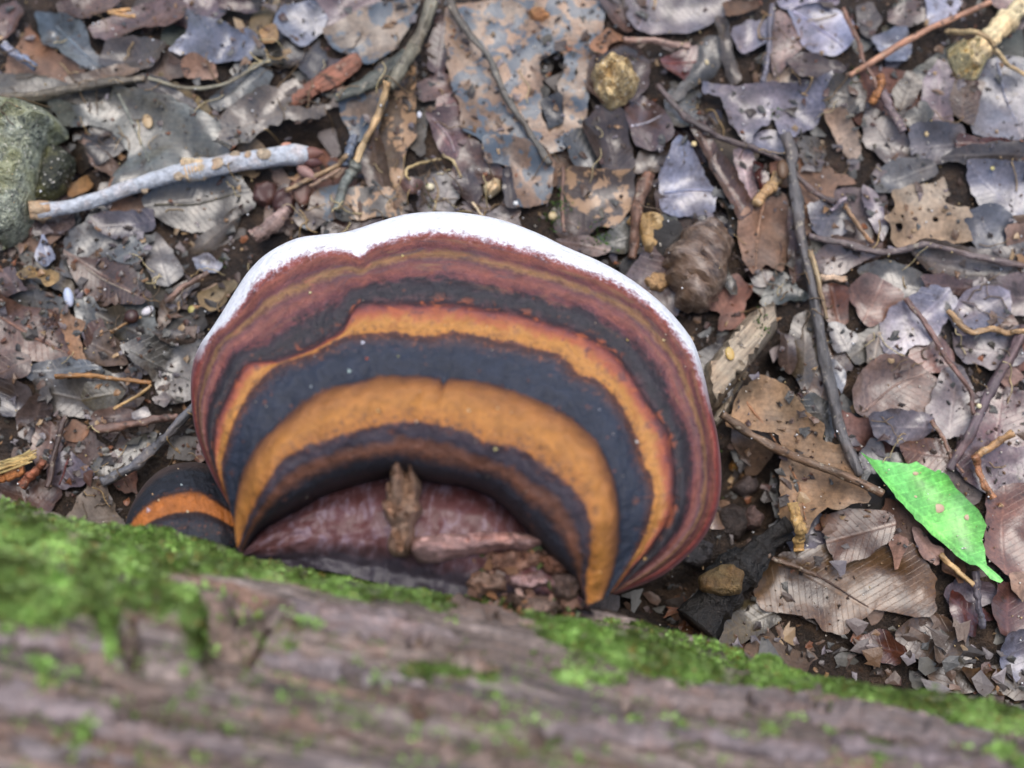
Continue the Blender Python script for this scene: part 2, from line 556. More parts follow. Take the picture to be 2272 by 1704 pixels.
def cap_mat(name, stops, rag=.02, whitewin=None, young=False):
    g = G(name)
    uv = g.n('UVMap').outputs[0]                           # along the arc, across the growth zones
    sx = g.n('SeparateXYZ', None, i0=uv)
    t, r = sx.outputs[0], sx.outputs[1]
    p = g.n('TexCoord').outputs['Object']
    n1 = g.noise(p, 75, 4, .6)
    n2 = g.noise(p, 420, 4, .65)
    mp = g.n('Mapping', None, Vector=uv, Scale=(9, 34, 1))
    ns = g.noise(mp.outputs[0], 1.0, 5, .7, dist=.9)       # streaks that run with the zones
    amt = g.ramp(r, [(.80, 1.0), (.84, .4)]) if not young else 1.0
    rr = g.math('ADD', r, g.math('MULTIPLY', amt, g.math('ADD', g.math('MULTIPLY', g.math('SUBTRACT', n1, .5), rag * 2.6), g.math('MULTIPLY', g.math('SUBTRACT', n2, .5), rag * 1.9))))
    base = g.ramp(rr, [(a, tuple(v * (.70 if max(c) > 90 else .66) for v in lin(c))) for a, c in stops])
    n7 = g.noise(p, 190, 4, .65, dist=.4)
    tone = g.math('MULTIPLY', g.math('MULTIPLY_ADD', n7, 1.3, .35), g.math('MULTIPLY_ADD', n2, .9, .55))
    base = g.mix(1.0, base, g.n('CombineColor', None, i0=tone, i1=tone, i2=tone).outputs[0], 'MULTIPLY')
    if not young:
        # flecks, smudges and olive streaks drawn out along the outer zones
        outer = g.ramp(rr, [(.785, 0.0), (.83, 1.0)])
        mp2 = g.n('Mapping', None, Vector=uv, Scale=(26, 40, 1))
        s2 = g.noise(mp2.outputs[0], 1.0, 4, .65, dist=.6)
        base = g.mix(g.math('MULTIPLY', g.ramp(ns, [(.55, 0.0), (.68, .5)]), outer), base, lin((146, 84, 70)))
        band = g.ramp(r, [(.62, 0.0), (.68, 1.0), (.73, 1.0), (.77, 0.0)])
        base = g.mix(g.math('MULTIPLY', g.ramp(n7, [(.55, 0.0), (.62, .8)]), band), base, lin((86, 58, 58)))
        base = g.mix(g.math('MULTIPLY', g.ramp(n7, [(.36, .7), (.44, 0.0)]), band), base, lin((170, 92, 58)))
        base = g.mix(g.math('MULTIPLY', g.ramp(ns, [(.33, .5), (.43, 0.0)]), outer), base, lin((132, 106, 70)))
        base = g.mix(g.math('MULTIPLY', g.ramp(s2, [(.54, 0.0), (.66, .6)]), outer), base, lin((74, 58, 64)))
        base = g.mix(g.math('MULTIPLY', g.ramp(s2, [(.32, .55), (.42, 0.0)]), outer), base, lin((150, 90, 72)))
    # ragged, speckled borders between the dark and the orange zones
    sp = g.noise(p, 640, 4, .7)
    near = g.math('MAXIMUM', g.ramp(r, [(.17, 0.0), (.215, 1.0), (.26, .8), (.34, 0.0)]), g.ramp(r, [(.52, 0.0), (.58, 1.0), (.615, .8), (.66, 0.0)]))
    base = g.mix(g.math('MULTIPLY', g.ramp(sp, [(.52, 0.0), (.6, .8)]), near), base, lin((66, 48, 46)))
    base = g.mix(g.math('MULTIPLY', g.ramp(sp, [(.36, .7), (.44, 0.0)]), near), base, lin((146, 88, 54)))
    base = g.mix(g.ramp(g.noise(p, 330, 3, .5), [(.66, 0.0), (.72, .45)]), base, lin((120, 70, 48)))
    rough = g.math('MULTIPLY_ADD', n1, .3, .42)
    if whitewin:
        a, b = whitewin
        win = g.ramp(g.math('ADD', t, g.math('MULTIPLY', g.math('SUBTRACT', n1, .5), .02)), [(a - .012, 0.0), (a + .012, 1.0), (b - .05, 1.0), (b + .015, 0.0)])
        thr = g.math('ADD', r, g.math('ADD', g.math('MULTIPLY', g.math('SUBTRACT', n2, .5), .07), g.math('MULTIPLY', g.math('SUBTRACT', g.noise(p, 1300, 3, .7), .5), .06)))
        wf = g.math('MULTIPLY', g.ramp(thr, [(.928, 0.0), (.950, 1.0)]), win)
        base = g.mix(g.math('MULTIPLY', g.ramp(thr, [(.915, 0.0), (.94, .6)]), win), base, lin((186, 172, 180)))
        base = g.mix(wf, base, g.mix(g.ramp(n2, [(.35, 0.0), (.55, 1.0)]), (.72, .72, .73), (.83, .83, .83)))
        rough = g.math('MAXIMUM', rough, g.math('MULTIPLY', wf, .85))
    nrm = g.bump(g.math('ADD', n2, g.math('MULTIPLY', n7, 1.2)), .7, .0013)
    return g.out(Base_Color=base, Roughness=rough, Normal=nrm, Specular_IOR_Level=.38)


M_CAP = cap_mat('zoned_cap', CAPSTOPS, .03, (.158, .765))
M_CAP2 = cap_mat('young_zoned_cap', [(0, (38, 40, 48)), (.3, (42, 46, 56)), (.40, (60, 46, 44)), (.43, (190, 112, 44)), (.54, (184, 108, 46)), (.58, (60, 46, 44)),
                                     (.62, (40, 43, 52)), (.85, (44, 48, 56)), (.93, (80, 66, 62)), (1.0, (92, 78, 72))], .016, young=True)


def crown_mat():
    g = G('old_crown')
    uv = g.n('UVMap').outputs[0]
    sx = g.n('SeparateXYZ', None, i0=uv)
    mp = g.n('Mapping', None, Vector=uv, Scale=(34, 5, 1))
    n = g.noise(mp.outputs[0], 1.0, 5, .65, dist=.5)
    p = g.n('TexCoord').outputs['Object']
    n2 = g.noise(p, 140, 4, .6)
    base = g.ramp(n, [(.34, lin((84, 50, 48))), (.5, lin((100, 68, 68))), (.66, lin((128, 108, 118)))])
    base = g.mix(g.ramp(n2, [(.5, 0.0), (.65, .6)]), base, lin((92, 52, 52)))
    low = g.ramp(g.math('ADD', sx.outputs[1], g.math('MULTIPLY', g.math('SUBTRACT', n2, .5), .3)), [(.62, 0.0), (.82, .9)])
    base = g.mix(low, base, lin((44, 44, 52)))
    return g.out(Base_Color=base, Roughness=.42, Normal=g.bump(n, .5, .0014), Specular_IOR_Level=.4)


M_CROWN = crown_mat()


def plain(name, c, rough=.5, var=.5, scale=400, bump=.4, sp=.5):
    g = G(name)
    p = g.n('TexCoord').outputs['Object']
    n = g.noise(p, scale, 4, .65)
    t = g.math('MULTIPLY_ADD', n, var * 2, 1 - var)
    base = g.mix(1.0, lin(c), g.n('CombineColor', None, i0=t, i1=t, i2=t).outputs[0], 'MULTIPLY')
    return g.out(Base_Color=base, Roughness=rough, Normal=g.bump(n, bump, .0006), Specular_IOR_Level=sp)


M_PORE = plain('pale_pore_surface', (190, 178, 168), .8)
M_WHITE = plain('white_bead', (235, 232, 225), .5, .15)


def obj_mat(name, rough=.45, scale=350, var=.6, bump=.5, dist=.0008):
    g = G(name)
    c, wv, p = objcoord(g)
    n = g.noise(p, scale, 5, .65, wv)
    t = g.math('MAXIMUM', g.math('MULTIPLY_ADD', n, var * 2, 1 - var), .1)
    base = g.mix(1.0, c, g.n('CombineColor', None, i0=t, i1=t, i2=t).outputs[0], 'MULTIPLY')
    n2 = g.noise(p, scale * .3, 3, .6, wv)
    base = g.mix(g.ramp(n2, [(.5, 0.0), (.65, .5)]), base, g.mix(1.0, base, (1.2, .9, .72), 'MULTIPLY'))
    return g.out(Base_Color=base, Roughness=rough, Normal=g.bump(n, bump, dist))


M_LUMP = obj_mat('earthy_lump', .5, 420, 1.5, 1.0, .003)
M_SEED = obj_mat('seed_coat', .4, 300, .3, .2)
M_BUD = obj_mat('bud_scale', .5, 260, .4, .3)


def nut_mat():
    g = G('nut_shell')
    c, wv, p = objcoord(g)
    mp = g.n('Mapping', None, Vector=p, Rotation=(0, 0, .5), Scale=(160, 520, 300))
    n = g.noise(mp.outputs[0], 1.0, 5, .62, wv, .6)
    n2 = g.noise(p, 130, 4, .6, wv)
    base = g.ramp(n, [(.34, lin((48, 38, 32))), (.48, lin((92, 75, 63))), (.62, lin((136, 118, 102)))])
    base = g.mix(g.ramp(n2, [(.46, 0.0), (.62, .7)]), base, lin((108, 82, 60)))
    return g.out(Base_Color=base, Roughness=g.math('MULTIPLY_ADD', n2, .5, .12), Normal=g.bump(n, .6, .0014), Coat_Weight=.25, Coat_Roughness=.28)


M_NUT = nut_mat()

# ------------------------------------------------------------------ ground
HOLLOW = ['540,310 640,262 720,250 740,320 690,345 620,322 560,335', '1848,965 1900,925 1965,960 1945,1005 1870,1010', '1558,965 1630,945 1690,1010 1690,1110 1600,1180 1550,1100',
          '1310,1290 1420,1255 1520,1215 1640,1180 1680,1230 1560,1330 1440,1360', '110,250 165,262 150,350 205,400 130,430 100,330', '1640,770 1715,720 1715,800 1620,900', '1172,120 1225,120 1235,230 1190,300',
          '1590,620 1640,560 1660,640 1600,690', '130,0 200,0 150,60 60,120 40,80', '1590,1110 1700,1090 1760,1130 1690,1180', '700,330 760,300 740,400 700,420', '430,930 500,900 500,990 430,1010', '60,900 130,880 120,960 60,980']
_HOL = []


def hollow(x, y):
    x, y = np.asarray(x, float), np.asarray(y, float)
    if not _HOL:
        _HOL.extend(place(px('D', s), -.004)[:, :2] for s in HOLLOW)
    q = np.stack([x.ravel(), y.ravel()], 1)
    r = np.zeros(len(q))
    for p in _HOL:
        m = np.where((np.abs(q[:, 0] - p[:, 0].mean()) < .04) & (np.abs(q[:, 1] - p[:, 1].mean()) < .04))[0]
        if len(m):
            d = seg_dist(q[m], p) * np.where(inside(q[m], p), 1, -1)
            r[m] = np.maximum(r[m], smooth(-.001, .003, d))
    return (.011 * r).reshape(x.shape)


def soil_z(x, y):
    d = np.hypot(x, y)
    return -.0075 - hollow(x, y) + .0035 * fbm(np.asarray(x) * 35, np.asarray(y) * 35, 0, 3) + .0016 * fbm(np.asarray(x) * 160, np.asarray(y) * 160, 0, 4) + .05 * smooth(.6, 6, d) * fbm(np.asarray(x) * .9, np.asarray(y) * .9, 0, 5)


def ground():
    n = 300
    k = np.linspace(-1, 1, n)
    a = .33 * k + 12.0 * np.sign(k) * np.clip(np.abs(k) - .78, 0, 1) ** 2.0 * 16 * np.abs(k) ** 6 / .78
    X, Y = np.meshgrid(a, a)
    x, y = X.ravel(), Y.ravel()
    v = np.stack([x, y, soil_z(x, y)], 1)
    i = np.arange(n * n).reshape(n, n)
    f = np.stack([i[:-1, :-1].ravel(), i[:-1, 1:].ravel(), i[1:, 1:].ravel(), i[1:, :-1].ravel()], 1)
    o = mesh_obj('ground', v, f, M_SOIL)
    tag(o, 'dark damp humus soil under the leaf litter', None, None, 'structure')


ground()
_yy, _xx = np.mgrid[0:520, 0:600]
H[:] = soil_z(HX + (_xx + .5) * HR, HY + (_yy + .5) * HR)

PAL = [lin(c) for c in ((98, 76, 62), (82, 68, 60), (118, 96, 82), (112, 104, 108), (92, 90, 84), (70, 56, 48), (134, 104, 78), (58, 50, 44), (100, 98, 92), (88, 62, 54), (126, 112, 108), (76, 76, 74))]
PAL2 = [lin(c) for c in ((150, 116, 82), (120, 92, 68), (92, 72, 58), (170, 142, 106), (70, 58, 50), (54, 46, 40), (132, 84, 56), (108, 100, 96), (140, 132, 132), (84, 78, 66))]

# ------------------------------------------------------------------ fallen log
R_LOG, Z_LOG = .088, .056
_n = np.cross(*rays(px('D', '0,1086 2212,1548')))
_n /= np.linalg.norm(_n)
if _n[1] < 0: _n = -_n
AX = np.array([_n[1], -_n[0], 0.0]); AX /= np.linalg.norm(AX)      # along the log, towards +x
E1 = np.array([-AX[1], AX[0], 0.0]); E2 = np.array([0, 0, 1.0])
A0 = np.array([0.0, CAM[1] + (-R_LOG - _n[2] * (Z_LOG - CAM[2])) / _n[1], Z_LOG])


MOSS = ['-60,1050 300,1123 520,1172 700,1200 850,1232 1000,1252 1090,1290 960,1302 850,1292 740,1290 640,1258 560,1250 480,1238 380,1235 330,1245 420,1272 446,1320 446,1400 415,1425 402,1345 330,1312 262,1312 246,1370 266,1400 250,1420 222,1370 200,1322 100,1346 0,1335 -60,1325',
        '1090,1296 1180,1325 1260,1328 1400,1345 1480,1356 1560,1366 1700,1382 1900,1416 2080,1455 2270,1535 2270,1610 2150,1575 2050,1545 1900,1512 1750,1484 1600,1470 1480,1474 1380,1446 1280,1420 1180,1380 1120,1330']


def log_pt(s, ph, r):
    return A0 + s[:, None] * AX + (r * np.cos(ph))[:, None] * E1 + (r * np.sin(ph))[:, None] * E2


def build_log():
    ns, nf = 620, 300
    k = np.linspace(-1, 1, ns)
    s = .21 * k + .34 * np.sign(k) * np.abs(k) ** 7
    q = np.linspace(0, 1, nf, endpoint=False)
    ph = np.radians(-60) + 2 * math.pi * np.where(q < .72, q / .72 * .54, .54 + (q - .72) / .28 * .46)
    S, P = np.meshgrid(s, ph, indexing='ij')
    S, P = S.ravel(), P.ravel()
    W = P * R_LOG
    cx, cy = np.cos(P) * R_LOG, np.sin(P) * R_LOG
    big = fbm(S * 9, cx * 22, cy * 22, 11, 4) * .0075
    wx = S + .006 * fbm(S * 60, cx * 60, cy * 60, 12, 3)
    g = fbm(wx * 8, cx * 85, cy * 85, 13, 4) * 6.5
    fl = np.floor(g)
    fr = g - fl
    ter = (fl + smooth(.30, .70, fr)) * .0016
    fis = -np.clip(.12 - np.abs(fbm(wx * 6.5, cx * 85, cy * 85, 17, 3)), 0, 1) * .030
    small = fbm(S * 150, cx * 420, cy * 420, 19, 3) * .0011
    r = R_LOG - .0015 + big + ter + fis + small
    pts = log_pt(S, P, r)
    uv = project(pts)
    up = (pts - (A0 + S[:, None] * AX))
    face = (up * (CAM - pts)).sum(1) > 0
    for poly, dep in (('432,1300 520,1290 600,1322 570,1380 540,1440 480,1478 436,1440 424,1380', .018), ('250,1340 292,1332 300,1390 318,1440 286,1446 250,1396', .011),
                      ('1042,1600 1180,1576 1240,1590 1140,1625 1060,1630', .008), ('880,1530 910,1515 935,1545 900,1560', .006), ('110,1560 160,1566 230,1600 170,1590', .006),
                      ('1345,1500 1370,1520 1362,1545 1345,1530', .006), ('470,1265 560,1275 600,1300 560,1318 500,1300', .005)):
        pp = px('D', poly)
        m = face & (uv[:, 0] > pp[:, 0].min() - 30) & (uv[:, 0] < pp[:, 0].max() + 30) & (uv[:, 1] > pp[:, 1].min() - 30) & (uv[:, 1] < pp[:, 1].max() + 30)
        ii = np.where(m)[0]
        dd = seg_dist(uv[ii], pp) * np.where(inside(uv[ii], pp), 1, -1)
        r[ii] -= dep * smooth(-8, 16, dd)
    pts = log_pt(S, P, r)
    i = np.arange(ns * nf).reshape(ns, nf)
    j = np.roll(i, -1, 1)
    f = np.stack([i[:-1].ravel(), i[1:].ravel(), j[1:].ravel(), j[:-1].ravel()], 1).tolist()
    f += [i[0].tolist(), i[-1][::-1].tolist()]
    e = empty('fallen_log', A0)
    e['_o'] = tuple(float(v) for v in A0)
    tag(e, 'mossy fallen log with grey brown flaking bark that carries the banded bracket', 'log')
    film = np.zeros(len(pts))
    uv = project(pts)
    fi = np.where(face & (uv[:, 1] > 1000) & (uv[:, 1] < 1800) & (uv[:, 0] > -200) & (uv[:, 0] < 2500))[0]
    for s_ in MOSS:
        pp = px('D', s_)
        dd = seg_dist(uv[fi], pp) * np.where(inside(uv[fi], pp), 1, -1)
        film[fi] = np.maximum(film[fi], smooth(-14, 22, dd) * smooth(-.45, -.1, fbm(uv[fi, 0] / 55, uv[fi, 1] / 40, 0, 31, 4) + .1))
    b = mesh_obj('bark', pts, f, M_BARK, e, uv=np.stack([S, W], 1), loc=A0, col=np.repeat(film[:, None], 3, 1))
    return e, pts, f, b


LOG, LOGV, LOGF, LOGB = build_log()
LBVH = BVHTree.FromPolygons([Vector(p) for p in LOGV], LOGF[:-2])
CV = Vector(CAM)


def log_hit(uv):
    out, nn = [], []
    for d in rays(uv):
        h = LBVH.ray_cast(CV, Vector(d).normalized())
        if h[0] is None:
            out.append(None); nn.append(None)
        else:
            out.append(np.array(h[0])); nn.append(np.array(h[1]))
    return out, nn


def log_flake(poly, c, th=.0025, seed=0, lift=.0004):
    """a plate of bark lying on the log where the photograph shows it"""
    mm = .128
    cen2 = poly.mean(0)
    ad = project(np.stack([A0 + AX * .02, A0 - AX * .02]))
    ad = (ad[0] - ad[1]) / np.linalg.norm(ad[0] - ad[1])
    an_ = np.array([-ad[1], ad[0]])
    poly = cen2 + np.outer((poly - cen2) @ ad, ad) * 1.45 + np.outer((poly - cen2) @ an_, an_) * .62
    c = tuple(.45 * q + .55 * w_ for q, w_ in zip(c, (116, 105, 98)))
    V, F, d = poly_mesh(poly * mm, 1.2, 1.1, seed, sm=False)
    uv = V / mm
    hit, nn = log_hit(uv)
    if any(h is None for h in hit):
        return
    P = np.array(hit)
    s = (P - A0) @ AX
    radial = P - (A0 + s[:, None] * AX)
    rr = np.linalg.norm(radial, axis=1)
    radial /= rr[:, None]
    rs = np.full(len(P), np.percentile(rr, 70))
    cen = P.mean(0)
    rs = .55 * rs + .45 * rr
    prof = smooth(0, 1.6, d)
    top = A0 + s[:, None] * AX + radial * (rs + lift + th * (.45 + .55 * prof) + .0016 * fbm(V[:, 0] / 7, V[:, 1] / 2.0, seed))[:, None]
    bot = A0 + s[:, None] * AX + radial * (np.minimum(rs, rr) - .002)[:, None]
    v, f = shell(top, bot, F)
    o = mesh_obj('bark_flake', v, f, M_FLAKE, LOG, loc=cen, sharp=45)
    o.rotation_euler = (0, 0, 0)
    o.color = (*lin(c), 1)
    return o


FL = [('490,1285 560,1240 640,1262 690,1290 700,1330 620,1350 560,1345 520,1330', (140, 120, 120)), ('682,1312 760,1300 835,1305 882,1365 830,1398 760,1392 692,1388', (150, 132, 134)),
      ('200,1425 232,1405 262,1440 300,1480 322,1520 280,1535 235,1500', (126, 96, 76)), ('700,1392 800,1388 900,1398 1010,1432 960,1445 850,1428 740,1418', (146, 122, 106)),
      ('905,1355 945,1340 985,1375 970,1398 925,1392', (160, 140, 138)), ('540,1545 640,1555 760,1575 860,1590 1050,1640 900,1640 760,1612 620,1590', (138, 108, 90)),
      ('300,1395 360,1385 430,1430 455,1470 420,1500 350,1490 310,1450', (132, 112, 108)), ('0,1470 90,1455 180,1500 230,1540 150,1565 40,1560 -20,1540', (138, 120, 122)),
      ('240,1565 380,1570 460,1590 520,1625 400,1640 280,1620', (130, 112, 112)), ('1210,1600 1330,1550 1480,1560 1420,1620 1260,1650', (126, 110, 112)),
      ('1370,1510 1450,1495 1560,1500 1620,1530 1500,1545 1400,1540', (150, 128, 122)), ('1700,1545 1860,1540 2000,1560 2100,1600 1960,1610 1800,1590', (140, 122, 122)),
      ('960,1470 1100,1462 1210,1480 1200,1530 1060,1520 980,1500', (128, 104, 100)), ('620,1430 720,1425 840,1440 860,1480 740,1490 640,1470', (138, 124, 128)),
      ('1480,1600 1620,1585 1760,1600 1720,1650 1560,1650', (122, 108, 114)), ('30,1370 120,1355 200,1370 190,1420 100,1440 20,1420', (136, 118, 118)),
      ('1160,1340 1240,1345 1300,1400 1240,1420 1150,1390', (124, 108, 100)), ('1000,1300 1090,1310 1130,1345 1060,1360 990,1340', (146, 120, 104)),
      ('860,1490 960,1500 1040,1535 960,1550 880,1530', (120, 92, 84)), ('1110,1440 1145,1395 1165,1400 1130,1455', (150, 108, 76)),
      ('60,1600 180,1590 260,1640 160,1656 50,1650', (126, 112, 114)), ('700,1520 830,1500 900,1540 800,1560 720,1550', (116, 96, 92)),
      ('1850,1620 1980,1605 2130,1640 2000,1656 1880,1655', (126, 110, 116)), ('1560,1500 1650,1490 1760,1510 1700,1530 1600,1530', (118, 104, 106)),
      ('2040,1580 2120,1575 2200,1610 2140,1630 2060,1612', (128, 112, 112)), ('100,1450 160,1440 205,1455 190,1500 130,1495', (128, 116, 120))]
for _k, (_p, _c) in enumerate(FL):
    if _k in (0, 6, 12, 16, 19, 21, 25):
        continue
    log_flake(px('D', _p), _c, .0017, 40 + _k)

# ------------------------------------------------------------------ moss on the log
PATCH = ['868,1432 1000,1418 1082,1448 1072,1482 1000,1450 880,1458', '1168,1430 1260,1438 1352,1456 1340,1482 1258,1478 1232,1500 1210,1472', '72,1404 112,1444 118,1535 96,1535 80,1455 60,1440',
         '1408,1575 1468,1540 1482,1612 1420,1590', '1638,1562 1692,1566 1668,1618', '0,1340 34,1350 26,1410 0,1420', '150,1640 188,1530 198,1545 176,1646', '900,1290 1000,1270 1080,1300 1040,1330 930,1320',
         '1560,1470 1580,1480 1572,1560 1556,1540', '1350,1560 1372,1548 1360,1600 1344,1590', '600,1370 640,1400 650,1420 628,1414', '1870,1600 1920,1590 1900,1650', '2120,1590 2230,1640 2230,1680 2140,1640', '640,1330 690,1340 672,1358 636,1352']


def build_moss():
    r = np.random.default_rng(5)
    V, F, C = [], [], []
    big = [px('D', p) for p in MOSS]
    pat = [px('D', p) for p in PATCH]

    def shoots(n, polys, size, need):
        for poly in polys:
            lo, hi = poly.min(0), poly.max(0)
            k = int(n * (hi - lo).prod() / 1e5)
            q = r.uniform(lo, hi, (k, 2))
            q = q[inside(q, poly)]
            dn = fbm(q[:, 0] / 55, q[:, 1] / 40, 0, 31, 4)
            edge = seg_dist(q, poly)
            q = q[(dn + np.minimum(edge / 60, .5)) > need]
            hs, ns = log_hit(q)
            ok = [k for k, h in enumerate(hs) if h is not None]
            h = np.array([hs[k] for k in ok]); nn = np.array([ns[k] for k in ok]); q = q[ok]
            n_ = len(h)
            U = lambda v: v / (np.linalg.norm(v, axis=-1, keepdims=True) + 1e-12)
            nn = U(nn + np.array([0, 0, .8]))
            a = U(nn + r.normal(0, .35, (n_, 3)))
            clump = fbm(q[:, 0] / 26, q[:, 1] / 22, 0, 33, 3)
            L = (size * r.uniform(.6, 1.35, n_) * (1 + .7 * clump))[:, None]
            h = h + nn * (.0022 * np.clip(clump + .15, 0, 1))[:, None]
            tone = np.clip(.46 + fbm(q[:, 0] / 70, q[:, 1] / 50, 0, 37, 3) * 1.0 + .35 * clump + r.uniform(-.25, .25, n_), -.2, 1.3)[:, None]
            yg = np.array(lin((96, 118, 56))) * (1 - tone) + np.array(lin((154, 192, 100))) * tone
            od = r.random(n_)
            yg[od < .07] = np.array(lin((138, 120, 62)))
            yg[od > .9] *= 1.25
            yg = np.clip(yg, .008, 1)
            t1 = U(np.cross(a, r.normal(0, 1, (n_, 3))))
            t2 = np.cross(a, t1)
            for b in range(5):
                an = (b * 2.4 + r.uniform(-.4, .4, n_))[:, None]
                out = t1 * np.cos(an) + t2 * np.sin(an)
                sd_ = np.cross(out, a)
                base = h - nn * .0006 + a * (L * (.14 * b))
                ll = L * r.uniform(.5, .8, (n_, 1))
                tip = base + out * ll * .8 + a * ll * .55
                mid = base + out * ll * .45 + a * ll * .42
                o = sum(len(v) for v in V)
                V.append(np.stack([base, mid + sd_ * L * .17, tip, mid - sd_ * L * .17], 1).reshape(-1, 3))
                i0 = o + 4 * np.arange(n_)
                F.append(np.stack([i0, i0 + 1, i0 + 2], 1)); F.append(np.stack([i0, i0 + 2, i0 + 3], 1))
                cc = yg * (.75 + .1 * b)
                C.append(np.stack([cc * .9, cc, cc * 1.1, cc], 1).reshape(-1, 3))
    shoots(22000, big, .0022, -.4)
    shoots(9000, pat, .0030, -.1)
    # sparse sprigs elsewhere on the visible bark
    shoots(420, [px('D', '0,1200 2212,1560 2212,1659 0,1659')], .0026, .13)
    o = mesh_obj('moss', np.concatenate(V), np.concatenate(F), M_MOSS, LOG, sm=True, col=np.concatenate(C), loc=A0)
    tag(o, None, None, None, 'stuff')
    return o


build_moss()


# ------------------------------------------------------------------ bracket fungi
def resample(p, n):
    # Catmull-Rom through the traced points, then even steps
    q = np.concatenate([[2 * p[0] - p[1]], p, [2 * p[-1] - p[-2]]])
    out = []
    for i in range(1, len(q) - 2):
        for t in np.linspace(0, 1, 12, endpoint=False):
            a, b, c, d = q[i - 1:i + 3]
            out.append(.5 * ((2 * b) + (c - a) * t + (2 * a - 5 * b + 4 * c - d) * t * t + (3 * b - a - 3 * c + d) * t ** 3))
    out.append(q[-2])
    out = np.array(out)
    L = np.concatenate([[0], np.cumsum(np.hypot(*np.diff(out, axis=0).T))])
    x = np.linspace(0, L[-1], n)
    return np.stack([np.interp(x, L, out[:, 0]), np.interp(x, L, out[:, 1])], 1)


def bracket(curves, rs, prof, nt, nr, fade, base, seed, wob=.0010):
    cu = np.array([resample(px('D', c), nt) for c in curves])      # (k, nt, 2)
    rr = np.linspace(0, 1, nr)
    rr = np.unique(np.concatenate([rr, np.linspace(.86, 1, 24)]))
    uv = np.empty((len(rr), nt, 2))
    rs = np.array(rs)
    for i, r in enumerate(rr):
        k = min(len(rs) - 2, max(0, np.searchsorted(rs, r, 'right') - 1))
        a = (r - rs[k]) / (rs[k + 1] - rs[k])
        m0 = (cu[k + 1] - cu[max(k - 1, 0)]) / (rs[k + 1] - rs[max(k - 1, 0)]) * (rs[k + 1] - rs[k])
        k2 = min(k + 2, len(rs) - 1)
        m1 = (cu[k2] - cu[k]) / (rs[k2] - rs[k]) * (rs[k + 1] - rs[k])
        m0, m1 = m0 * .6, m1 * .6
        uv[i] = (2 * a ** 3 - 3 * a * a + 1) * cu[k] + (a ** 3 - 2 * a * a + a) * m0 + (-2 * a ** 3 + 3 * a * a) * cu[k + 1] + (a ** 3 - a * a) * m1
    t = np.linspace(0, 1, nt)
    ft = smooth(-.02, fade, t) * smooth(-.02, fade, 1 - t)
    ft = .40 + .60 * ft
    z = np.interp(rr, [p[0] for p in prof], [p[1] for p in prof])
    kk = np.array([.25, .5, .25])
    z[1:-1] = np.convolve(z, kk, 'valid')
    Z = base + (z[:, None] - base) * ft[None]
    T, Rr = np.meshgrid(t, rr)
    Z = Z + wob * fbm(T * 22, Rr * 10, 0, seed, 3) + wob * .8 * fbm(T * 9, Rr * 3, 0, seed + 4, 2)
    Z = Z + .00035 * fbm(T * 70, Rr * 9, 0, seed + 8, 3) * smooth(.02, .3, Rr)
    Z = Z + wob * .7 * np.sin(Rr * 74 + 1.6 * fbm(T * 7, Rr * 3, 0, seed + 6, 2)) * smooth(.60, .70, Rr) * (1 - smooth(.90, .96, Rr))
    P = place(uv.reshape(-1, 2), Z.ravel())
    return rr, t, P.reshape(len(rr), nt, 3)


def gridf(a, b, off=0):
    i = np.arange(a * b).reshape(a, b) + off
    return np.stack([i[:-1, :-1].ravel(), i[1:, :-1].ravel(), i[1:, 1:].ravel(), i[:-1, 1:].ravel()], 1)


def orient(P, F, up=True):
    a, b, c = [P[F[:, k]] for k in (0, 1, 2)]
    nz = np.cross(b - a, c - a)[:, 2].sum()
    return F if (nz > 0) == up else F[:, ::-1]


CUR = [
    # lip, inner edge
    '527,1192 563,1140 630,1097 697,1060 764,1038 830,1022 876,1020 920,1032 1010,1046 1077,1080 1127,1127 1160,1164 1194,1204 1240,1250 1262,1296',
    # dark / inner orange
    '513,1186 530,1137 556,1077 580,1037 610,996 657,970 700,958 730,943 750,936 790,925 857,916 924,916 1000,934 1043,954 1100,968 1144,986 1177,1016 1210,1033 1237,1057 1271,1110 1277,1160 1271,1210 1264,1250 1268,1306',
    # inner orange / dark
    '505,1128 513,1060 530,1010 556,962 590,926 630,893 673,860 740,832 824,815 900,814 944,817 958,832 974,822 1058,829 1120,852 1174,872 1234,905 1277,945 1307,986 1327,1043 1337,1110 1334,1177 1324,1234 1304,1292',
    # dark / outer orange
    '500,1108 486,1060 478,1010 490,950 506,905 530,860 560,822 600,790 673,762 750,726 824,716 924,726 970,714 1025,724 1080,736 1141,750 1208,766 1248,806 1308,830 1352,890 1375,947 1392,1000 1411,1043 1411,1093 1391,1160 1366,1210 1316,1286',
    # outer orange / outer dark
    '498,1096 476,1040 462,985 462,930 474,890 486,868 510,820 536,786 600,778 650,760 700,736 740,712 774,660 857,655 930,655 991,659 1040,667 1100,676 1208,704 1308,750 1360,806 1400,870 1440,932 1452,980 1458,1043 1451,1110 1411,1177 1370,1222 1320,1282',
    # red zone / white margin
    '496,1092 466,1030 440,970 424,920 418,850 430,790 446,745 462,720 495,690 530,645 560,602 620,566 700,540 748,543 778,553 804,533 880,508 960,502 1040,515 1100,530 1180,553 1260,582 1330,610 1400,655 1440,693 1470,733 1497,770 1516,830 1530,890 1544,950 1548,1010 1546,1070 1530,1125 1500,1172 1462,1208 1420,1238 1370,1262 1326,1282',
    # outer edge
    '494,1090 460,1030 436,975 420,920 412,850 416,790 432,745 455,712 480,674 510,625 540,582 580,545 640,515 700,506 750,500 820,478 880,462 950,457 1020,462 1090,477 1160,503 1220,532 1290,562 1350,595 1402,632 1442,668 1477,708 1502,748 1522,815 1536,880 1550,940 1558,1010 1556,1070 1541,1125 1511,1174 1471,1213 1430,1244 1380,1266 1330,1284']
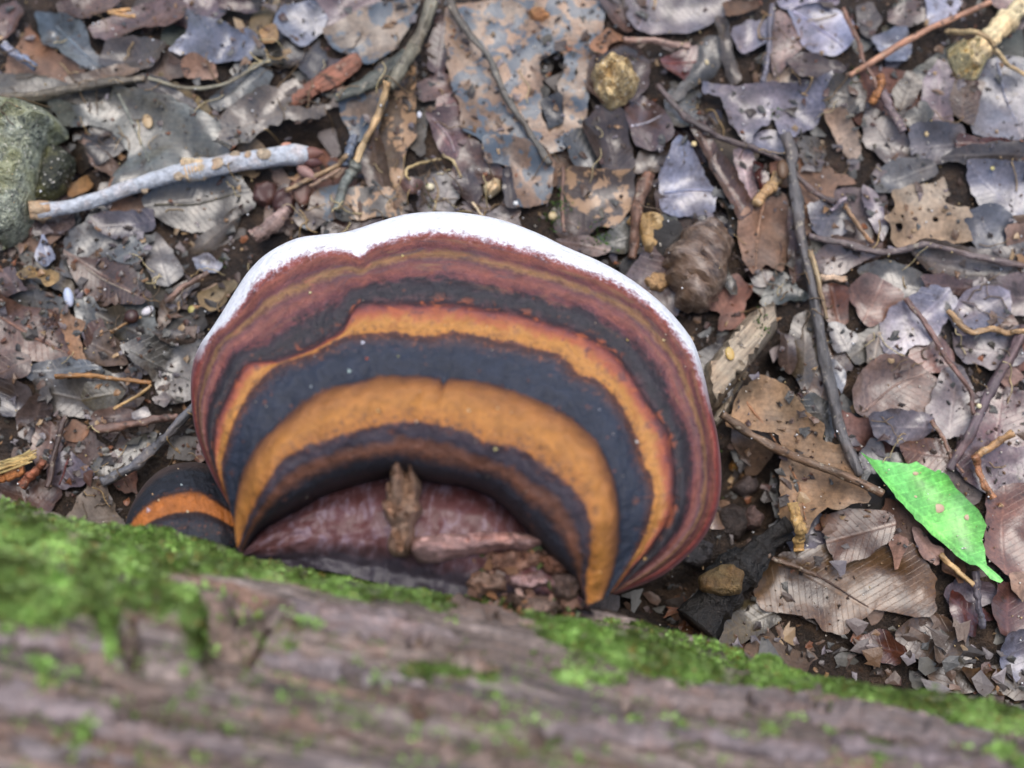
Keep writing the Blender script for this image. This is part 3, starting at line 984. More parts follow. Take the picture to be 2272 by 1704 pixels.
RV = [0, .22, .415, .605, .725, .935, 1.0]
PROF = [(0, .0690), (.012, .0735), (.05, .0790), (.10, .0830), (.16, .0858), (.22, .0872), (.30, .0872), (.36, .0853), (.395, .0825), (.42, .0788), (.45, .0783), (.52, .0772), (.57, .0758),
        (.60, .0738), (.62, .0736), (.67, .0728), (.71, .0706), (.735, .0682), (.76, .0676), (.80, .0655), (.86, .0618), (.92, .0570), (.95, .0545), (.975, .0505), (.99, .046), (1.0, .0415)]


def build_bracket():
    NT = 240
    rr, t, P = bracket(CUR, RV, PROF, NT, 130, .16, .0600, 61)
    cen = P.reshape(-1, 3).mean(0)
    cen[2] = .055
    e = empty('bracket_fungus', cen)
    e['_o'] = tuple(float(v) for v in cen)
    tag(e, 'large bracket fungus banded orange, black and red with a white margin, growing from the log', 'fungus')
    k = int(np.searchsorted(rr, .90))
    T, Rr = np.meshgrid(t, rr)
    # the lip rolls over at its inner edge
    dirc = P[0] - P[6]
    lipn = dirc / (np.linalg.norm(dirc, axis=1)[:, None] + 1e-9)
    lip = []
    for dr, dz in ((.0026, -.012), (.0006, -.0090), (-.0008, -.0058), (-.0008, -.0030)):
        q = P[0].copy()
        q[:, :2] -= lipn[:, :2] * dr
        q[:, 2] += dz * (.25 + .75 * smooth(0, .12, t) * smooth(0, .12, 1 - t))
        lip.append(q)
    cap = np.concatenate([np.array(lip), P[:k + 1]])
    rcap = np.concatenate([[0, 0, 0, 0], rr[:k + 1]])
    uvc = np.stack(np.meshgrid(t, rcap), -1).reshape(-1, 2)
    cp = cap.reshape(-1, 3)
    mesh_obj('cap', cp, orient(cp, gridf(len(rcap), NT)), M_CAP, e, uv=uvc, loc=cen)
    mg = P[k:]
    rows = [mg[i] for i in range(len(mg))]
    # the margin rounds under
    c2 = place(px('D', '930,1150'), .05)[0]
    inw = (c2 - P[-1])[:, :2]
    inw /= np.linalg.norm(inw, axis=1)[:, None]
    for dr, dz in ((.0002, -.0022), (.0012, -.0046), (.0030, -.0062), (.0060, -.0072)):
        q = P[-1].copy()
        q[:, :2] += inw * dr
        q[:, 2] += dz
        rows.append(q)
    rows = np.array(rows)
    rmg = np.concatenate([rr[k:], [1, 1, 1, 1]])
    mp = rows.reshape(-1, 3)
    mesh_obj('growing_margin', mp, orient(mp, gridf(len(rmg), NT)), M_CAP, e, uv=np.stack(np.meshgrid(t, rmg), -1).reshape(-1, 2), loc=cen)
    # underside closes back to the log
    und = []
    for a in np.linspace(0, 1, 14):
        q = rows[-1] * (1 - a) + np.array([c2[0], c2[1] - .02, .034]) * a * .86 + rows[-1] * a * .14
        q[:, 2] = rows[-1][:, 2] * (1 - a) + .040 * a - .004 * math.sin(a * math.pi)
        und.append(q)
    up = np.array(und).reshape(-1, 3)
    mesh_obj('pore_surface', up, orient(up, gridf(14, NT), False), M_PORE, e, loc=cen)
    # last year's crown, sunk inside the lip
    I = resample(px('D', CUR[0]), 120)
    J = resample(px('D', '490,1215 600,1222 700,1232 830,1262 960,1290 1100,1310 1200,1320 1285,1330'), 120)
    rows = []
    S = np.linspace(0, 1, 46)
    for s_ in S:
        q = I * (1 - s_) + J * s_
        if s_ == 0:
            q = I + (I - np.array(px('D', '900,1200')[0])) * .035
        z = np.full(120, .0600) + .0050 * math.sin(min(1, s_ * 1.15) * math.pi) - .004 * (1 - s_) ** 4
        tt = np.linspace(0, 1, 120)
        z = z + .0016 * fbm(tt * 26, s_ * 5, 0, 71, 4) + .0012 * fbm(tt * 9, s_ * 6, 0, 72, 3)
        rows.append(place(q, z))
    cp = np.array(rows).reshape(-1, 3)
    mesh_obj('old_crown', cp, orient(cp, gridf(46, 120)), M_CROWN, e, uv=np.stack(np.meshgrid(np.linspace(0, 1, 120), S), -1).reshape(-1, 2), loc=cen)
    return e


def build_small():
    cur = ['282,1196 340,1180 400,1176 450,1180 515,1192', '276,1165 310,1138 350,1118 400,1108 450,1112 516,1146', '274,1142 300,1104 340,1075 390,1060 440,1064 515,1112',
           '270,1130 284,1092 312,1046 352,1012 400,999 450,1003 522,1030']
    rr, t, P = bracket(cur, [0, .40, .60, 1.0], [(0, .056), (.1, .0575), (.3, .0560), (.42, .0525), (.46, .0525), (.56, .0505), (.6, .0485), (.64, .0480), (.75, .0450), (.88, .0390), (.95, .033), (1, .026)], 110, 60, .2, .050, 81, .0002)
    cen = P.reshape(-1, 3).mean(0)
    e = empty('bracket_fungus', cen)
    e['_o'] = tuple(float(v) for v in cen)
    tag(e, 'small young bracket fungus, black with one orange band, at the edge of the moss', 'fungus')
    k = int(np.searchsorted(rr, .92))
    uv = np.stack(np.meshgrid(t, rr), -1)
    cp = P[:k + 1].reshape(-1, 3)
    mesh_obj('cap', cp, orient(cp, gridf(k + 1, 110)), M_CAP2, e, uv=uv[:k + 1].reshape(-1, 2), loc=cen)
    rows = [P[i] for i in range(k, len(rr))]
    c2 = place(px('D', '400,1190'), .04)[0]
    inw = (c2 - P[-1])[:, :2]
    inw /= np.linalg.norm(inw, axis=1)[:, None]
    for dr, dz in ((.0004, -.002), (.0016, -.004), (.004, -.005), (.014, -.003)):
        q = P[-1].copy(); q[:, :2] += inw * dr; q[:, 2] += dz
        rows.append(q)
    mp = np.array(rows).reshape(-1, 3)
    rm = np.concatenate([rr[k:], [1] * 4])
    mesh_obj('growing_margin', mp, orient(mp, gridf(len(rm), 110)), M_CAP2, e, uv=np.stack(np.meshgrid(t, rm), -1).reshape(-1, 2), loc=cen)


build_bracket()
build_small()

# ------------------------------------------------------------------ loose litter underneath and beyond the frame
def in_log(x, y, pad=.0):
    n2 = E1[:2]
    d = (np.stack([x, y], -1) - A0[:2]) @ n2
    return d < math.sqrt(max(0, R_LOG ** 2 - Z_LOG ** 2)) - .004 + pad


def bed(name, label, n, size, xr, yr, zoff, seed, pal, tilt=.35, stampit=True, above=True, keep=None):
    r = np.random.default_rng(seed)
    V, F, C = [], [], []
    x, y = r.uniform(*xr, n), r.uniform(*yr, n)
    ok = ~in_log(x, y)
    if keep is not None:
        ok &= keep(x, y)
    x, y = x[ok], y[ok]
    for cx, cy in zip(x, y):
        L = size[0] * (size[1] / size[0]) ** r.random()
        asp = r.uniform(.35, 1.0)
        k = r.integers(5, 10)
        an = np.sort(r.uniform(0, 2 * math.pi, k) * .35 + np.linspace(0, 2 * math.pi, k, endpoint=False) * 1.0)
        rad = L * .5 * r.uniform(.42, 1.15, k)
        th = r.uniform(0, 2 * math.pi)
        lx, ly = rad * np.cos(an), rad * np.sin(an) * asp
        px_, py_ = lx * math.cos(th) - ly * math.sin(th), lx * math.sin(th) + ly * math.cos(th)
        tx, ty = r.normal(0, tilt, 2)
        bend = r.normal(0, 8)
        j, i = cells(cx, cy)
        z0 = H[j, i] + r.uniform(*zoff)
        pz = tx * px_ + ty * py_ + bend * (lx ** 2) / max(L / .01, 1)
        pz = np.maximum(pz, -L * .12)
        o = len(V)
        c = np.array(pal[r.integers(len(pal))]) * r.uniform(.45, 1.05)
        V.append((cx, cy, z0 + .0004)); C.append(c)
        for a in range(k):
            V.append((cx + px_[a], cy + py_[a], z0 + pz[a])); C.append(c * r.uniform(.8, 1.15))
        for a in range(k):
            F.append((o, o + 1 + a, o + 1 + (a + 1) % k))
        # a thin lower face gives each scrap its edge
        o2 = len(V)
        for a in range(k):
            V.append((cx + px_[a] * .97, cy + py_[a] * .97, z0 + pz[a] - .00035)); C.append(c * .9)
        for a in range(k):
            b = (a + 1) % k
            F.append((o + 1 + a, o2 + a, o2 + b)); F.append((o + 1 + a, o2 + b, o + 1 + b))
        if stampit:
            stamp(np.append(cx + px_ * .6, cx), np.append(cy + py_ * .6, cy), np.append(z0 + np.maximum(pz, 0) , z0 + .0004), 2 if L > .012 else (1 if L > .006 else 0))
    ob = mesh_obj(name, np.array(V), F, M_CRUMB, sm=False, col=np.array(C))
    tag(ob, label, None, None, 'stuff')
    return ob


bed('leaf_litter', 'bed of decayed brown leaf scraps over the soil', 5200, (.010, .034), (-.5, .5), (-.42, .42), (-.0035, .0006), 21, PAL, .12, keep=lambda x, y: hollow(x, y) < .004)
bed('leaf_crumbs', 'fine crumbs of broken leaves between the larger leaves', 7000, (.0014, .005), (-.25, .25), (-.16, .2), (-.0006, .0012), 22, PAL + PAL2, .5)

PLACED = []                                                # (polygon in photo px, words to point at it)


def clampc(c, k=1.0, mute=0.0):
    l = np.array(lin(c))
    g_ = l @ np.array([.3, .55, .15])
    l = (l * (1 - mute) + np.array([g_ * 1.0, g_ * .98, g_ * .98]) * mute) * k
    return (*l, 1)


ALB = .50


def leaf(reg, s, c, label, m=None, lift=0.0, amp=.0014, curl=.0012, rib=None, ribc=None, rag=.38, holes='', name='dead_leaf', cat='leaf', seed=None, group=None, th=.00028, sm=True, step=1.25, k=None, register=True, grow=1.13, ribtube=True):
    poly = px(reg, s) if isinstance(s, str) else s
    seed = seed if seed is not None else int(abs(poly.sum() * 7)) % 9973
    poly = poly.mean(0) + (poly - poly.mean(0)) * grow
    zg = float(np.median(H[cells(*place(poly, .002)[:, :2].T)]))
    P = place(poly, zg + .002)[:, :2]
    _e = envelope(P[:, 0].min(), P[:, 0].max(), P[:, 1].min(), P[:, 1].max(), 1, 3)
    zg = float(np.mean(_e(P[:, 0], P[:, 1]))) + lift + amp * .6 - .001
    P = place(poly, zg + .002)[:, :2]
    hp = [place(px(reg, h), zg + .002)[:, :2] * 1000 for h in holes.split('|') if h]
    V, F, d = poly_mesh(P * 1000, step, rag, seed, hp, sm, grid=2.0)
    x, y = V[:, 0] / 1000, V[:, 1] / 1000
    env = envelope(x.min(), x.max(), y.min(), y.max(), 1, 3)
    dm = d.max() + 1e-6
    rim = (1 - np.clip(d / min(dm, 7.0), 0, 1)) ** 2
    # a shallow tilt, waves, a curled rim and fine crinkle
    r = np.random.default_rng(seed)
    gx, gy = r.normal(0, .07, 2)
    cx, cy = x.mean(), y.mean()

    def zf(xx, yy):
        return env(xx, yy) + lift + .0005 + np.maximum(0, (xx - cx) * gx + (yy - cy) * gy) + amp * (.6 + fbm(xx * 55, yy * 55, seed, 2, 3)) + .00045 * fbm(xx * 330, yy * 330, seed, 3, 3)
    z = zf(x, y) + curl * rim * (.25 + 1.3 * noise(x * 60, y * 60, seed + 1))
    if rib is not None:
        rp = place(px(reg, rib), zg + .002)[:, :2]
        a, b = rp[0], rp[-1]
    else:
        u = P - P.mean(0)
        ev = np.linalg.eigh(u.T @ u)[1][:, 1]
        a, b = P.mean(0) - ev * .02, P.mean(0) + ev * .02
    ax = (b - a) / (np.linalg.norm(b - a) + 1e-9)
    q = np.stack([x, y], 1) - a
    U, W = q @ ax, q @ np.array([-ax[1], ax[0]])
    top = np.stack([x, y, z], 1)
    bot = top - [0, 0, th]
    v, f = shell(top, bot, F)
    loc = np.array([cx, cy, z.min()])
    o = mesh_obj(name, v, f, m or M_WET, uv=np.tile(np.stack([U, W], 1), (2, 1)), loc=loc, sharp=38)
    o.color = clampc(c, k or ALB, 0.0 if k else .12)
    o['_o'] = tuple(float(q_) for q_ in loc)
    tag(o, label, cat, group)
    stamp(x, y, z, 1)
    if register:
        PLACED.append(poly)
    if rib is not None:
        rp = resample(rp, 24) if len(rp) > 2 else np.linspace(rp[0], rp[-1], 24)
        ok = inside(rp * 1000, dens(P * 1000, step, rag, seed, sm))
        rp = rp[ok]
        if len(rp) > 4:
            zr = zf(rp[:, 0], rp[:, 1]) + .00015
            wd = np.linspace(.00055, .00025, len(rp))
            vv, ff = tube(np.column_stack([rp, zr]), wd, 6, 0)
            if not ribtube:
                return o
            mo = mesh_obj('midrib', vv, ff, M_TWIG, o, loc=loc)
            mo.color = clampc(ribc or tuple(min(255, q_ * 1.08) for q_ in c), .8)
    return o


def tube(pts, rad, nseg=8, rough=.15, seed=0, flat=1.0):
    pts = np.asarray(pts, float)
    n = len(pts)
    rad = np.broadcast_to(np.asarray(rad, float), (n,))
    t = np.gradient(pts, axis=0)
    t /= np.linalg.norm(t, axis=1)[:, None] + 1e-12
    up = np.array([0, 0, 1.0])
    sx = np.cross(t, up); sx /= np.linalg.norm(sx, axis=1)[:, None] + 1e-12
    sy = np.cross(sx, t)
    V = []
    an = np.linspace(0, 2 * math.pi, nseg, endpoint=False)
    L = np.concatenate([[0], np.cumsum(np.linalg.norm(np.diff(pts, axis=0), axis=1))])
    for k in range(n):
        rr = rad[k] * (1 + rough * fbm(np.cos(an) * 1.3 + 5, np.sin(an) * 1.3, L[k] / (rad.max() * 2.6), seed, 4) * 1.7)
        V.append(pts[k] + sx[k] * (np.cos(an) * rr)[:, None] + sy[k] * (np.sin(an) * rr * flat)[:, None])
    V = np.concatenate(V)
    F = []
    for k in range(n - 1):
        for a in range(nseg):
            b = (a + 1) % nseg
            F.append((k * nseg + a, k * nseg + b, (k + 1) * nseg + b, (k + 1) * nseg + a))
    F.append(tuple(range(nseg))[::-1]); F.append(tuple(range((n - 1) * nseg, n * nseg)))
    return V, F


def twig_path(reg, s, r0, r1, lift=0.0, n=60, stiff=True):
    uv = px(reg, s)
    P = place(uv, .004)[:, :2]
    p = resample(P, n) if len(P) > 2 else np.stack([np.linspace(P[0, i], P[1, i], n) for i in (0, 1)], 1)
    k = REG[reg][2] * .158e-3
    rad = np.linspace(r0 * k, r1 * k, n)
    h = np.zeros(n)
    for o in (-1, 0, 1):
        j, i = cells(p[:, 0] + o * .001, p[:, 1])
        h = np.maximum(h, H[j, i]) if o > -1 else H[j, i]
    w_ = n // 3 | 1 if stiff else 9
    hp = np.pad(h, w_ // 2, mode='edge')
    hs = np.convolve(hp, np.ones(w_) / w_, 'valid')[:n]
    hs = hs + max(0, np.percentile(h - hs, 80)) * .8
    z = hs + rad * .45 + lift
    z = np.maximum(z, .001)
    return p, z, rad


def twig(reg, s, r0, c, label, r1=None, m=None, lift=0.0, rough=.34, nseg=14, name='twig', cat='twig', stiff=True, group=None, flat=1.0, n=60, tape=None, root=None):
    r1 = r1 or r0 * .8
    p, z, rad = twig_path(reg, s, r0, r1, lift, n, stiff)
    if tape is not None:
        rad = rad * np.interp(np.linspace(0, 1, n), *tape)
    seed = int(abs(p.sum() * 1e5)) % 997
    if r0 > 20:
        kn = np.linspace(0, 9, n)
        rad = rad * (1 + .22 * fbm(kn, seed + 3.5, 0, 6, 3) * 2 + .3 * np.clip(noise(kn * 1.3, seed + 9.5, 0, 7) - .45, 0, 1))
    bend = min(rad.mean(), .0010) * (.5 if stiff else 1.0) * (0.0 if len(s.split()) == 2 else 1.0) * np.stack([fbm(np.linspace(0, 5, n), seed), fbm(np.linspace(0, 5, n), seed + 40)], 1)
    pts = np.column_stack([p + bend, z])
    v, f = tube(pts, rad, nseg, rough, seed, flat)
    # lie along the object's own x so that grain runs lengthwise
    loc = pts[n // 2]
    d = pts[-1] - pts[0]
    ang = math.atan2(d[1], d[0])
    ca, sa = math.cos(-ang), math.sin(-ang)
    q = v - loc
    q = np.stack([q[:, 0] * ca - q[:, 1] * sa, q[:, 0] * sa + q[:, 1] * ca, q[:, 2]], 1)
    o = mesh_obj(name, q, f, m or M_TWIG)
    o.location = loc
    o.rotation_euler = (0, 0, ang)
    o.color = clampc(c, .85)
    tag(o, label, cat, group)
    for a in (-.8, 0, .8):
        stamp(p[:, 0] + a * rad, p[:, 1], z + rad * .8, 0 if rad.max() < .001 else 1)
    return o, pts, rad


def lump(reg, s, c, label, hgt, m=None, name='pebble', cat='stone', rough=.12, edge=.55, z0=None, seed=None, freq=140, group=None, amp=1.0, step=1.2, rag=.3, k=.85, grain=None, deep=.004, base=None, tilt=(0, 0), reg_=True):
    """a solid piece with the outline seen in the photograph"""
    poly = px(reg, s) if isinstance(s, str) else s
    seed = seed if seed is not None else int(abs(poly.sum() * 5)) % 9973
    if z0 is None:
        zz = H[cells(*place(poly, .002)[:, :2].T)]
        z0 = float(np.median(zz)) - .0005
    P = place(poly, z0 + hgt * .5)[:, :2]
    V, F, d = poly_mesh(P * 1000, step, rag, seed, (), True, grid=max(.9, min(2.2, math.sqrt(abs(np.ptp(P[:, 0]) * np.ptp(P[:, 1]))) * 1000 / 16)))
    x, y = V[:, 0] / 1000, V[:, 1] / 1000
    t = np.clip(d / (d.max() * edge + 1e-6), 0, 1)
    prof = np.sqrt(np.clip(1 - (1 - t) ** 2, 0, 1))
    g = fbm(x * freq, y * freq, seed, 5, 4)
    if grain is not None:
        ga = math.radians(grain)
        gu, gv = x * math.cos(ga) + y * math.sin(ga), -x * math.sin(ga) + y * math.cos(ga)
        g = fbm(gu * freq * .25, gv * freq * 2.2, seed, 5, 4)
    z = z0 + hgt * prof * (1 + rough * g * 2.5 * amp) + (x - x.mean()) * tilt[0] + (y - y.mean()) * tilt[1]
    top = np.stack([x, y, z], 1)
    bot = top.copy()
    bot[:, 2] = z0 - deep * prof - .0006 + (x - x.mean()) * tilt[0] + (y - y.mean()) * tilt[1]
    v, f = shell(top, bot, F)
    loc = np.array([x.mean(), y.mean(), z0])
    if grain is not None:
        ca, sa = math.cos(-ga), math.sin(-ga)
        q = v - loc
        o = mesh_obj(name, np.stack([q[:, 0] * ca - q[:, 1] * sa, q[:, 0] * sa + q[:, 1] * ca, q[:, 2]], 1), f, m or M_LUMP, sharp=40)
        o.location = loc
        o.rotation_euler = (0, 0, ga)
    else:
        o = mesh_obj(name, v, f, m or M_LUMP, loc=loc, sharp=40)
    o.color = clampc(c, k)
    tag(o, label, cat, group)
    stamp(x, y, z, 1)
    if reg_:
        PLACED.append(poly)
    return o


def bead(p, r, c, label, name='seed', cat='seed', m=None, group=None, sq=(1, 1, 1), rot=0.0, parent=None, ns=10):
    V, F = [], []
    for i in range(ns + 1):
        a = math.pi * i / ns
        for j in range(ns * 2):
            b = math.pi * j / ns
            V.append((r * math.sin(a) * math.cos(b) * sq[0], r * math.sin(a) * math.sin(b) * sq[1], r * math.cos(a) * sq[2]))
    k = ns * 2
    for i in range(ns):
        for j in range(k):
            F.append((i * k + j, (i + 1) * k + j, (i + 1) * k + (j + 1) % k, i * k + (j + 1) % k))
    V = np.array(V)
    V = V * (1 + .08 * fbm(V[:, 0] / r * 1.2, V[:, 1] / r * 1.2, V[:, 2] / r * 1.2, 3, 3))[:, None]
    o = mesh_obj(name, V, F, m or M_SEED, parent)
    o.location = p if parent is None else np.asarray(p) - np.asarray(parent['_o'])
    o.rotation_euler = (0, 0, rot)
    o.color = clampc(c, .9)
    if label: tag(o, label, cat, group)
    return o


def on_ground(reg, s, up=0.0):
    uv = px(reg, s)
    q = place(uv, .003)[0]
    j, i = cells(q[0], q[1])
    return np.array([q[0], q[1], H[j, i] + up])

# ================================================================== the leaves one can tell apart, lowest first
QUEUE = []


def L(reg, s, c, label, m=None, **k):
    QUEUE.append((reg, s, c, label, m, k))
    PLACED.append(px(reg, s))


# --- upper left
L(10, '0,330 160,320 350,380 500,330 610,320 560,400 400,440 200,430 0,420', (96, 92, 80), 'flat olive grey leaf in a strip above the lichened rock')
L(1, '480,830 640,760 830,890 820,950 700,1020 650,1060 520,1090 450,1000', (62, 54, 46), 'nearly black leaf in the gap between the rock and the big grey leaf', lift=-.001)
L(1, '600,170 760,90 900,20 1080,0 1180,60 1180,170 1050,200 900,170 760,260 640,230', (122, 98, 94), 'crumpled dull red leaf at the upper edge among grey scraps', amp=.003)
L(1, '380,20 560,0 760,0 700,90 560,120 420,90', (112, 88, 76), 'brown leaf edge in the upper corner beside the pale straw bit', amp=.002)
L(1, '0,40 110,20 160,110 90,220 0,260', (120, 92, 84), 'reddish brown leaf scrap in the upper left corner', amp=.002)
L(1, '1420,0 1660,0 1740,40 1600,90 1440,60', (96, 66, 62), 'dark red leaf edge at the top beside the blue grey leaf', amp=.002)
L(1, '1240,80 1450,130 1640,200 1720,310 1600,390 1450,370 1280,390 1100,370 1230,230', (128, 132, 150), 'blue grey leaf under the orange square flake', M_SKIN, amp=.002, grow=1.03)
L(1, '1830,60 2010,20 2100,100 2060,200 1950,290 1850,230 1790,180', (132, 142, 164), 'pale blue leaf tip near the olive forked branch', M_SKIN)
L(1, '240,80 400,90 540,180 580,320 700,420 660,480 500,410 400,330 270,250', (104, 116, 124), 'long slate blue leaf with a folded ridge at the upper left', M_SKIN, amp=.0022, rib='330,120 480,280 640,440')
L(1, '930,480 1060,520 1240,640 1270,690 1160,680 1000,640 900,560 880,500', (112, 104, 96), 'grey leaf under the curved rootlet', lift=.0)
L(1, '1360,640 1500,480 1640,440 1740,480 1700,560 1520,640 1420,700', (106, 110, 106), 'greenish grey leaf strip above the nibbled leaf', M_SKIN)
L(1, '700,250 900,230 1080,330 960,440 760,450 640,380', (98, 90, 84), 'dull brown grey leaf below the crumpled red leaf', amp=.0022)
L(1, '560,470 760,420 900,470 760,520 600,540 480,560 420,500', (122, 104, 84), 'small tan grey scrap above the big grey leaf')
L(1, '740,570 850,600 1000,650 1150,690 1280,760 1430,830 1420,990 1150,1060 930,1180 730,1180 740,1080 830,960 700,800 520,800 430,790 360,690 400,640 520,690 700,650', (122, 126, 116), 'big grey olive leaf lying under the pale budded twig', M_SKIN, amp=.0016, rib='760,600 850,800 960,1040', rag=.5)
L(1, '960,1300 1100,1200 1500,1120 1620,1330 1480,1400 1300,1470 1150,1460 1000,1380', (80, 76, 62), 'dark olive leaf tucked below the pale budded twig', M_SKIN, rib='1000,1330 1250,1310 1560,1230')
L(1, '610,1400 970,1350 985,1470 740,1530 640,1490', (104, 98, 106), 'purplish grey leaf below the thin end of the budded twig')
L(4, '430,170 560,230 780,220 870,320 970,470 900,505 760,495 560,445 490,330', (98, 76, 64), 'dark brown leaf with white hair like veins', M_FIB, rib='440,180 640,330 930,480', ribc=(150, 135, 120))
L(4, '950,100 1010,50 1080,130 1165,290 1090,375 1000,365 955,250', (108, 104, 100), 'grey triangular leaf right of the hair veined leaf', M_SKIN)
L(1, '1220,1580 1520,1330 1535,1430 1500,1480 1310,1625 1240,1610', (102, 96, 86), 'grey brown oblong leaf piece below the dark olive leaf', curl=.002)
L(4, '1250,215 1330,180 1430,250 1390,295 1290,290', (176, 180, 196), 'pale bluish scrap near the white rim of the big bracket', M_SKIN)
L(4, '215,205 272,50 355,205 300,255', (158, 166, 190), 'small pale blue pointed scrap below the lichened rock', M_SKIN)
L(4, '0,300 90,280 140,360 180,420 60,450 0,440', (118, 100, 98), 'mauve brown scrap at the left border below the rock')
L(4, '0,430 60,490 180,555 380,570 400,740 440,800 570,865 400,845 280,855 100,855 0,810', (124, 92, 76), 'large reddish brown leaf at the left border with forked ribs', amp=.002, rib='0,590 250,740 560,870')
L(4, '480,480 590,470 640,560 600,640 540,690 490,600', (108, 112, 108), 'grey scrap above the three lobed pinkish leaf', M_SKIN)
L(4, '620,560 790,540 880,640 900,720 780,720 660,680', (84, 78, 64), 'dark olive scrap beside the round brown seed')
L(4, '560,640 650,610 700,690 600,780 540,760', (116, 88, 76), 'rust brown scrap under the three lobed pinkish leaf')
L(4, '610,700 680,675 780,780 805,885 700,885 570,865 520,800 585,770', (138, 120, 106), 'three lobed pinkish leaf left of the slate grey leaf', amp=.0018, curl=.002)
L(4, '400,560 440,535 480,600 545,630 500,700 530,810 560,865 470,825 420,740 390,630', (178, 138, 100), 'curled tan leaf strip beside the forked brown leaf', M_DRY, amp=.002, curl=.002)
L(4, '830,800 960,745 1160,735 1310,760 1240,900 1230,1090 1080,1125 1010,1060 960,930 850,860', (112, 110, 104), 'slate grey leaf touching the left edge of the big bracket', M_SKIN, rib='850,820 1010,900 1230,1000')
L(4, '140,930 250,890 390,860 560,880 640,930 520,950 350,1000 240,1000', (116, 122, 126), 'wet grey leaf with a bright sheen above the orange stalk', M_SKIN)
L(4, '230,1000 400,1000 560,1010 640,1120 520,1230 360,1200 240,1120', (98, 92, 84), 'muddy grey brown leaf below the orange stalk', amp=.002)
L(4, '560,1020 740,1000 800,1080 720,1160 600,1200 540,1120', (86, 80, 58), 'olive mossy looking scrap below the orange stalk', amp=.0014)
L(4, '0,860 110,830 190,850 170,950 80,1000 0,960', (130, 104, 90), 'pinkish brown scrap at the left border under the large forked leaf')
L(4, '0,1010 120,1010 200,1090 140,1200 0,1220', (90, 84, 86), 'dark mauve scrap at the left border midway down', M_SKIN)
L(4, '110,1210 240,1110 330,1180 270,1290 190,1400 110,1340', (100, 88, 86), 'grey mauve scrap left of the dark upright stem')
L(4, '230,1290 330,1270 365,1350 425,1400 370,1465 300,1565 240,1545 200,1450', (122, 90, 72), 'rust brown leaf beside the dark upright stem')
L(4, '400,1330 470,1255 560,1310 505,1395 430,1385', (154, 108, 72), 'small orange brown leaf scrap near the dark upright stem', M_DRY)
L(4, '640,1210 760,1180 860,1200 860,1270 700,1290 600,1290', (112, 92, 84), 'dull pink brown strip beside the bent brown twig')
L(4, '860,1210 940,1170 970,1230 930,1260 870,1240', (142, 134, 132), 'little pale grey scrap above the bent brown twig', M_SKIN)
L(4, '600,1530 700,1480 880,1380 985,1340 960,1445 820,1545 700,1625 610,1610', (106, 104, 92), 'olive grey leaf half under the long slate twig', M_SKIN)
L(4, '310,1500 420,1455 520,1530 612,1612 540,1665 400,1690 310,1650', (124, 110, 120), 'glossy purple leaf with a red rib near the moss', M_SKIN, rib='440,1480 400,1600 370,1670', ribc=(110, 60, 58))
L(4, '990,1110 1060,1080 1110,1120 1060,1165 1000,1150', (146, 142, 142), 'pale grey scrap beside the bracket edge', M_SKIN)
L(4, '1280,440 1500,345 1545,370 1450,515 1360,565 1300,525', (166, 146, 104), 'tan olive leaf half hidden by the white rim', M_DRY, grow=1.03)
L(4, '1270,1380 1312,1365 1360,1510 1265,1510', (190, 164, 166), 'pale pink chip tucked below the bracket edge', M_DRY, curl=.002, grow=1.03)
L(4, '1010,700 1200,640 1300,680 1260,740 1060,740', (104, 92, 84), 'thin brown scrap above the slate grey leaf', curl=.003)
L(4, '700,200 820,80 930,60 950,160 880,250 760,220', (100, 106, 106), 'bluish grey scrap between the hair veined and triangular leaves', M_SKIN)
# --- nibbled leaf and orange slab
L(1, '1430,880 1490,700 1600,640 1750,550 1900,490 1955,540 1840,690 2010,680 2212,590 2212,640 1960,740 1720,830 1620,900 1560,965 1440,970', (128, 118, 104), 'long grey leaf with a nibbled lower edge above the budded twig', M_SKIN, amp=.0018, curl=.0025, lift=.002, rag=.8, grow=1.03)
L(11, '560,1090 690,980 880,930 960,1000 960,1200 900,1290 700,1400 560,1500 380,1420 330,1330 500,1260', (128, 112, 96), 'speckled tan grey leaf touching the white rim under the forked stick', M_MOT, amp=.002)
# --- centre
L(2, '60,110 260,40 500,0 420,160 330,300 200,380 0,300 -90,210', (152, 136, 116), 'mottled tan grey leaf under the top of the forked stick', M_MOT, amp=.0018)
L(2, '560,330 620,120 720,130 720,330 660,480 580,430', (86, 62, 60), 'dark red strip between the stick and the big mottled leaf')
L(2, '500,560 640,470 720,500 730,600 620,650 530,660', (124, 98, 90), 'pinkish brown scrap beside the big mottled leaf')
L(2, '620,640 770,590 790,690 620,730', (112, 72, 66), 'dark red ribbed scrap at the mottled leaf edge', M_FIB)
L(2, '560,740 780,690 805,900 740,1005 650,965 600,860', (112, 82, 82), 'purple brown leaflet with pale veins beside the big mottled leaf', M_FIB, rib='570,740 690,860 740,990', ribc=(160, 140, 140))
L(2, '690,20 960,0 1300,-20 1680,0 1705,90 1640,260 1610,520 1575,700 1560,880 1440,960 1290,1000 1180,910 940,930 790,850 780,700 720,480 690,330', (170, 138, 106), 'big tan leaf mottled with slate blotches and a hole', M_MOT, amp=.0012, holes='1280,390 1370,350 1440,360 1445,500 1385,570 1440,700 1400,800 1335,840 1300,740 1310,520', rag=.45, grow=1.03)
L(2, '940,910 1080,900 1290,960 1365,1050 1330,1260 1200,1310 1130,1315 1090,1060 950,1050', (150, 124, 100), 'lower torn part of the mottled leaf above the white rim', M_MOT, amp=.0018)
L(2, '380,500 480,455 485,880 400,1000 435,1345 370,1365 230,880 300,640', (104, 88, 70), 'long brown mottled leaf beside the forked stick', M_MOT2, amp=.0015, curl=.002)
L(2, '0,620 120,580 330,560 200,885 100,875 0,745', (160, 136, 110), 'tan leaf with pale holes under the forked stick', M_MOT, amp=.0016)
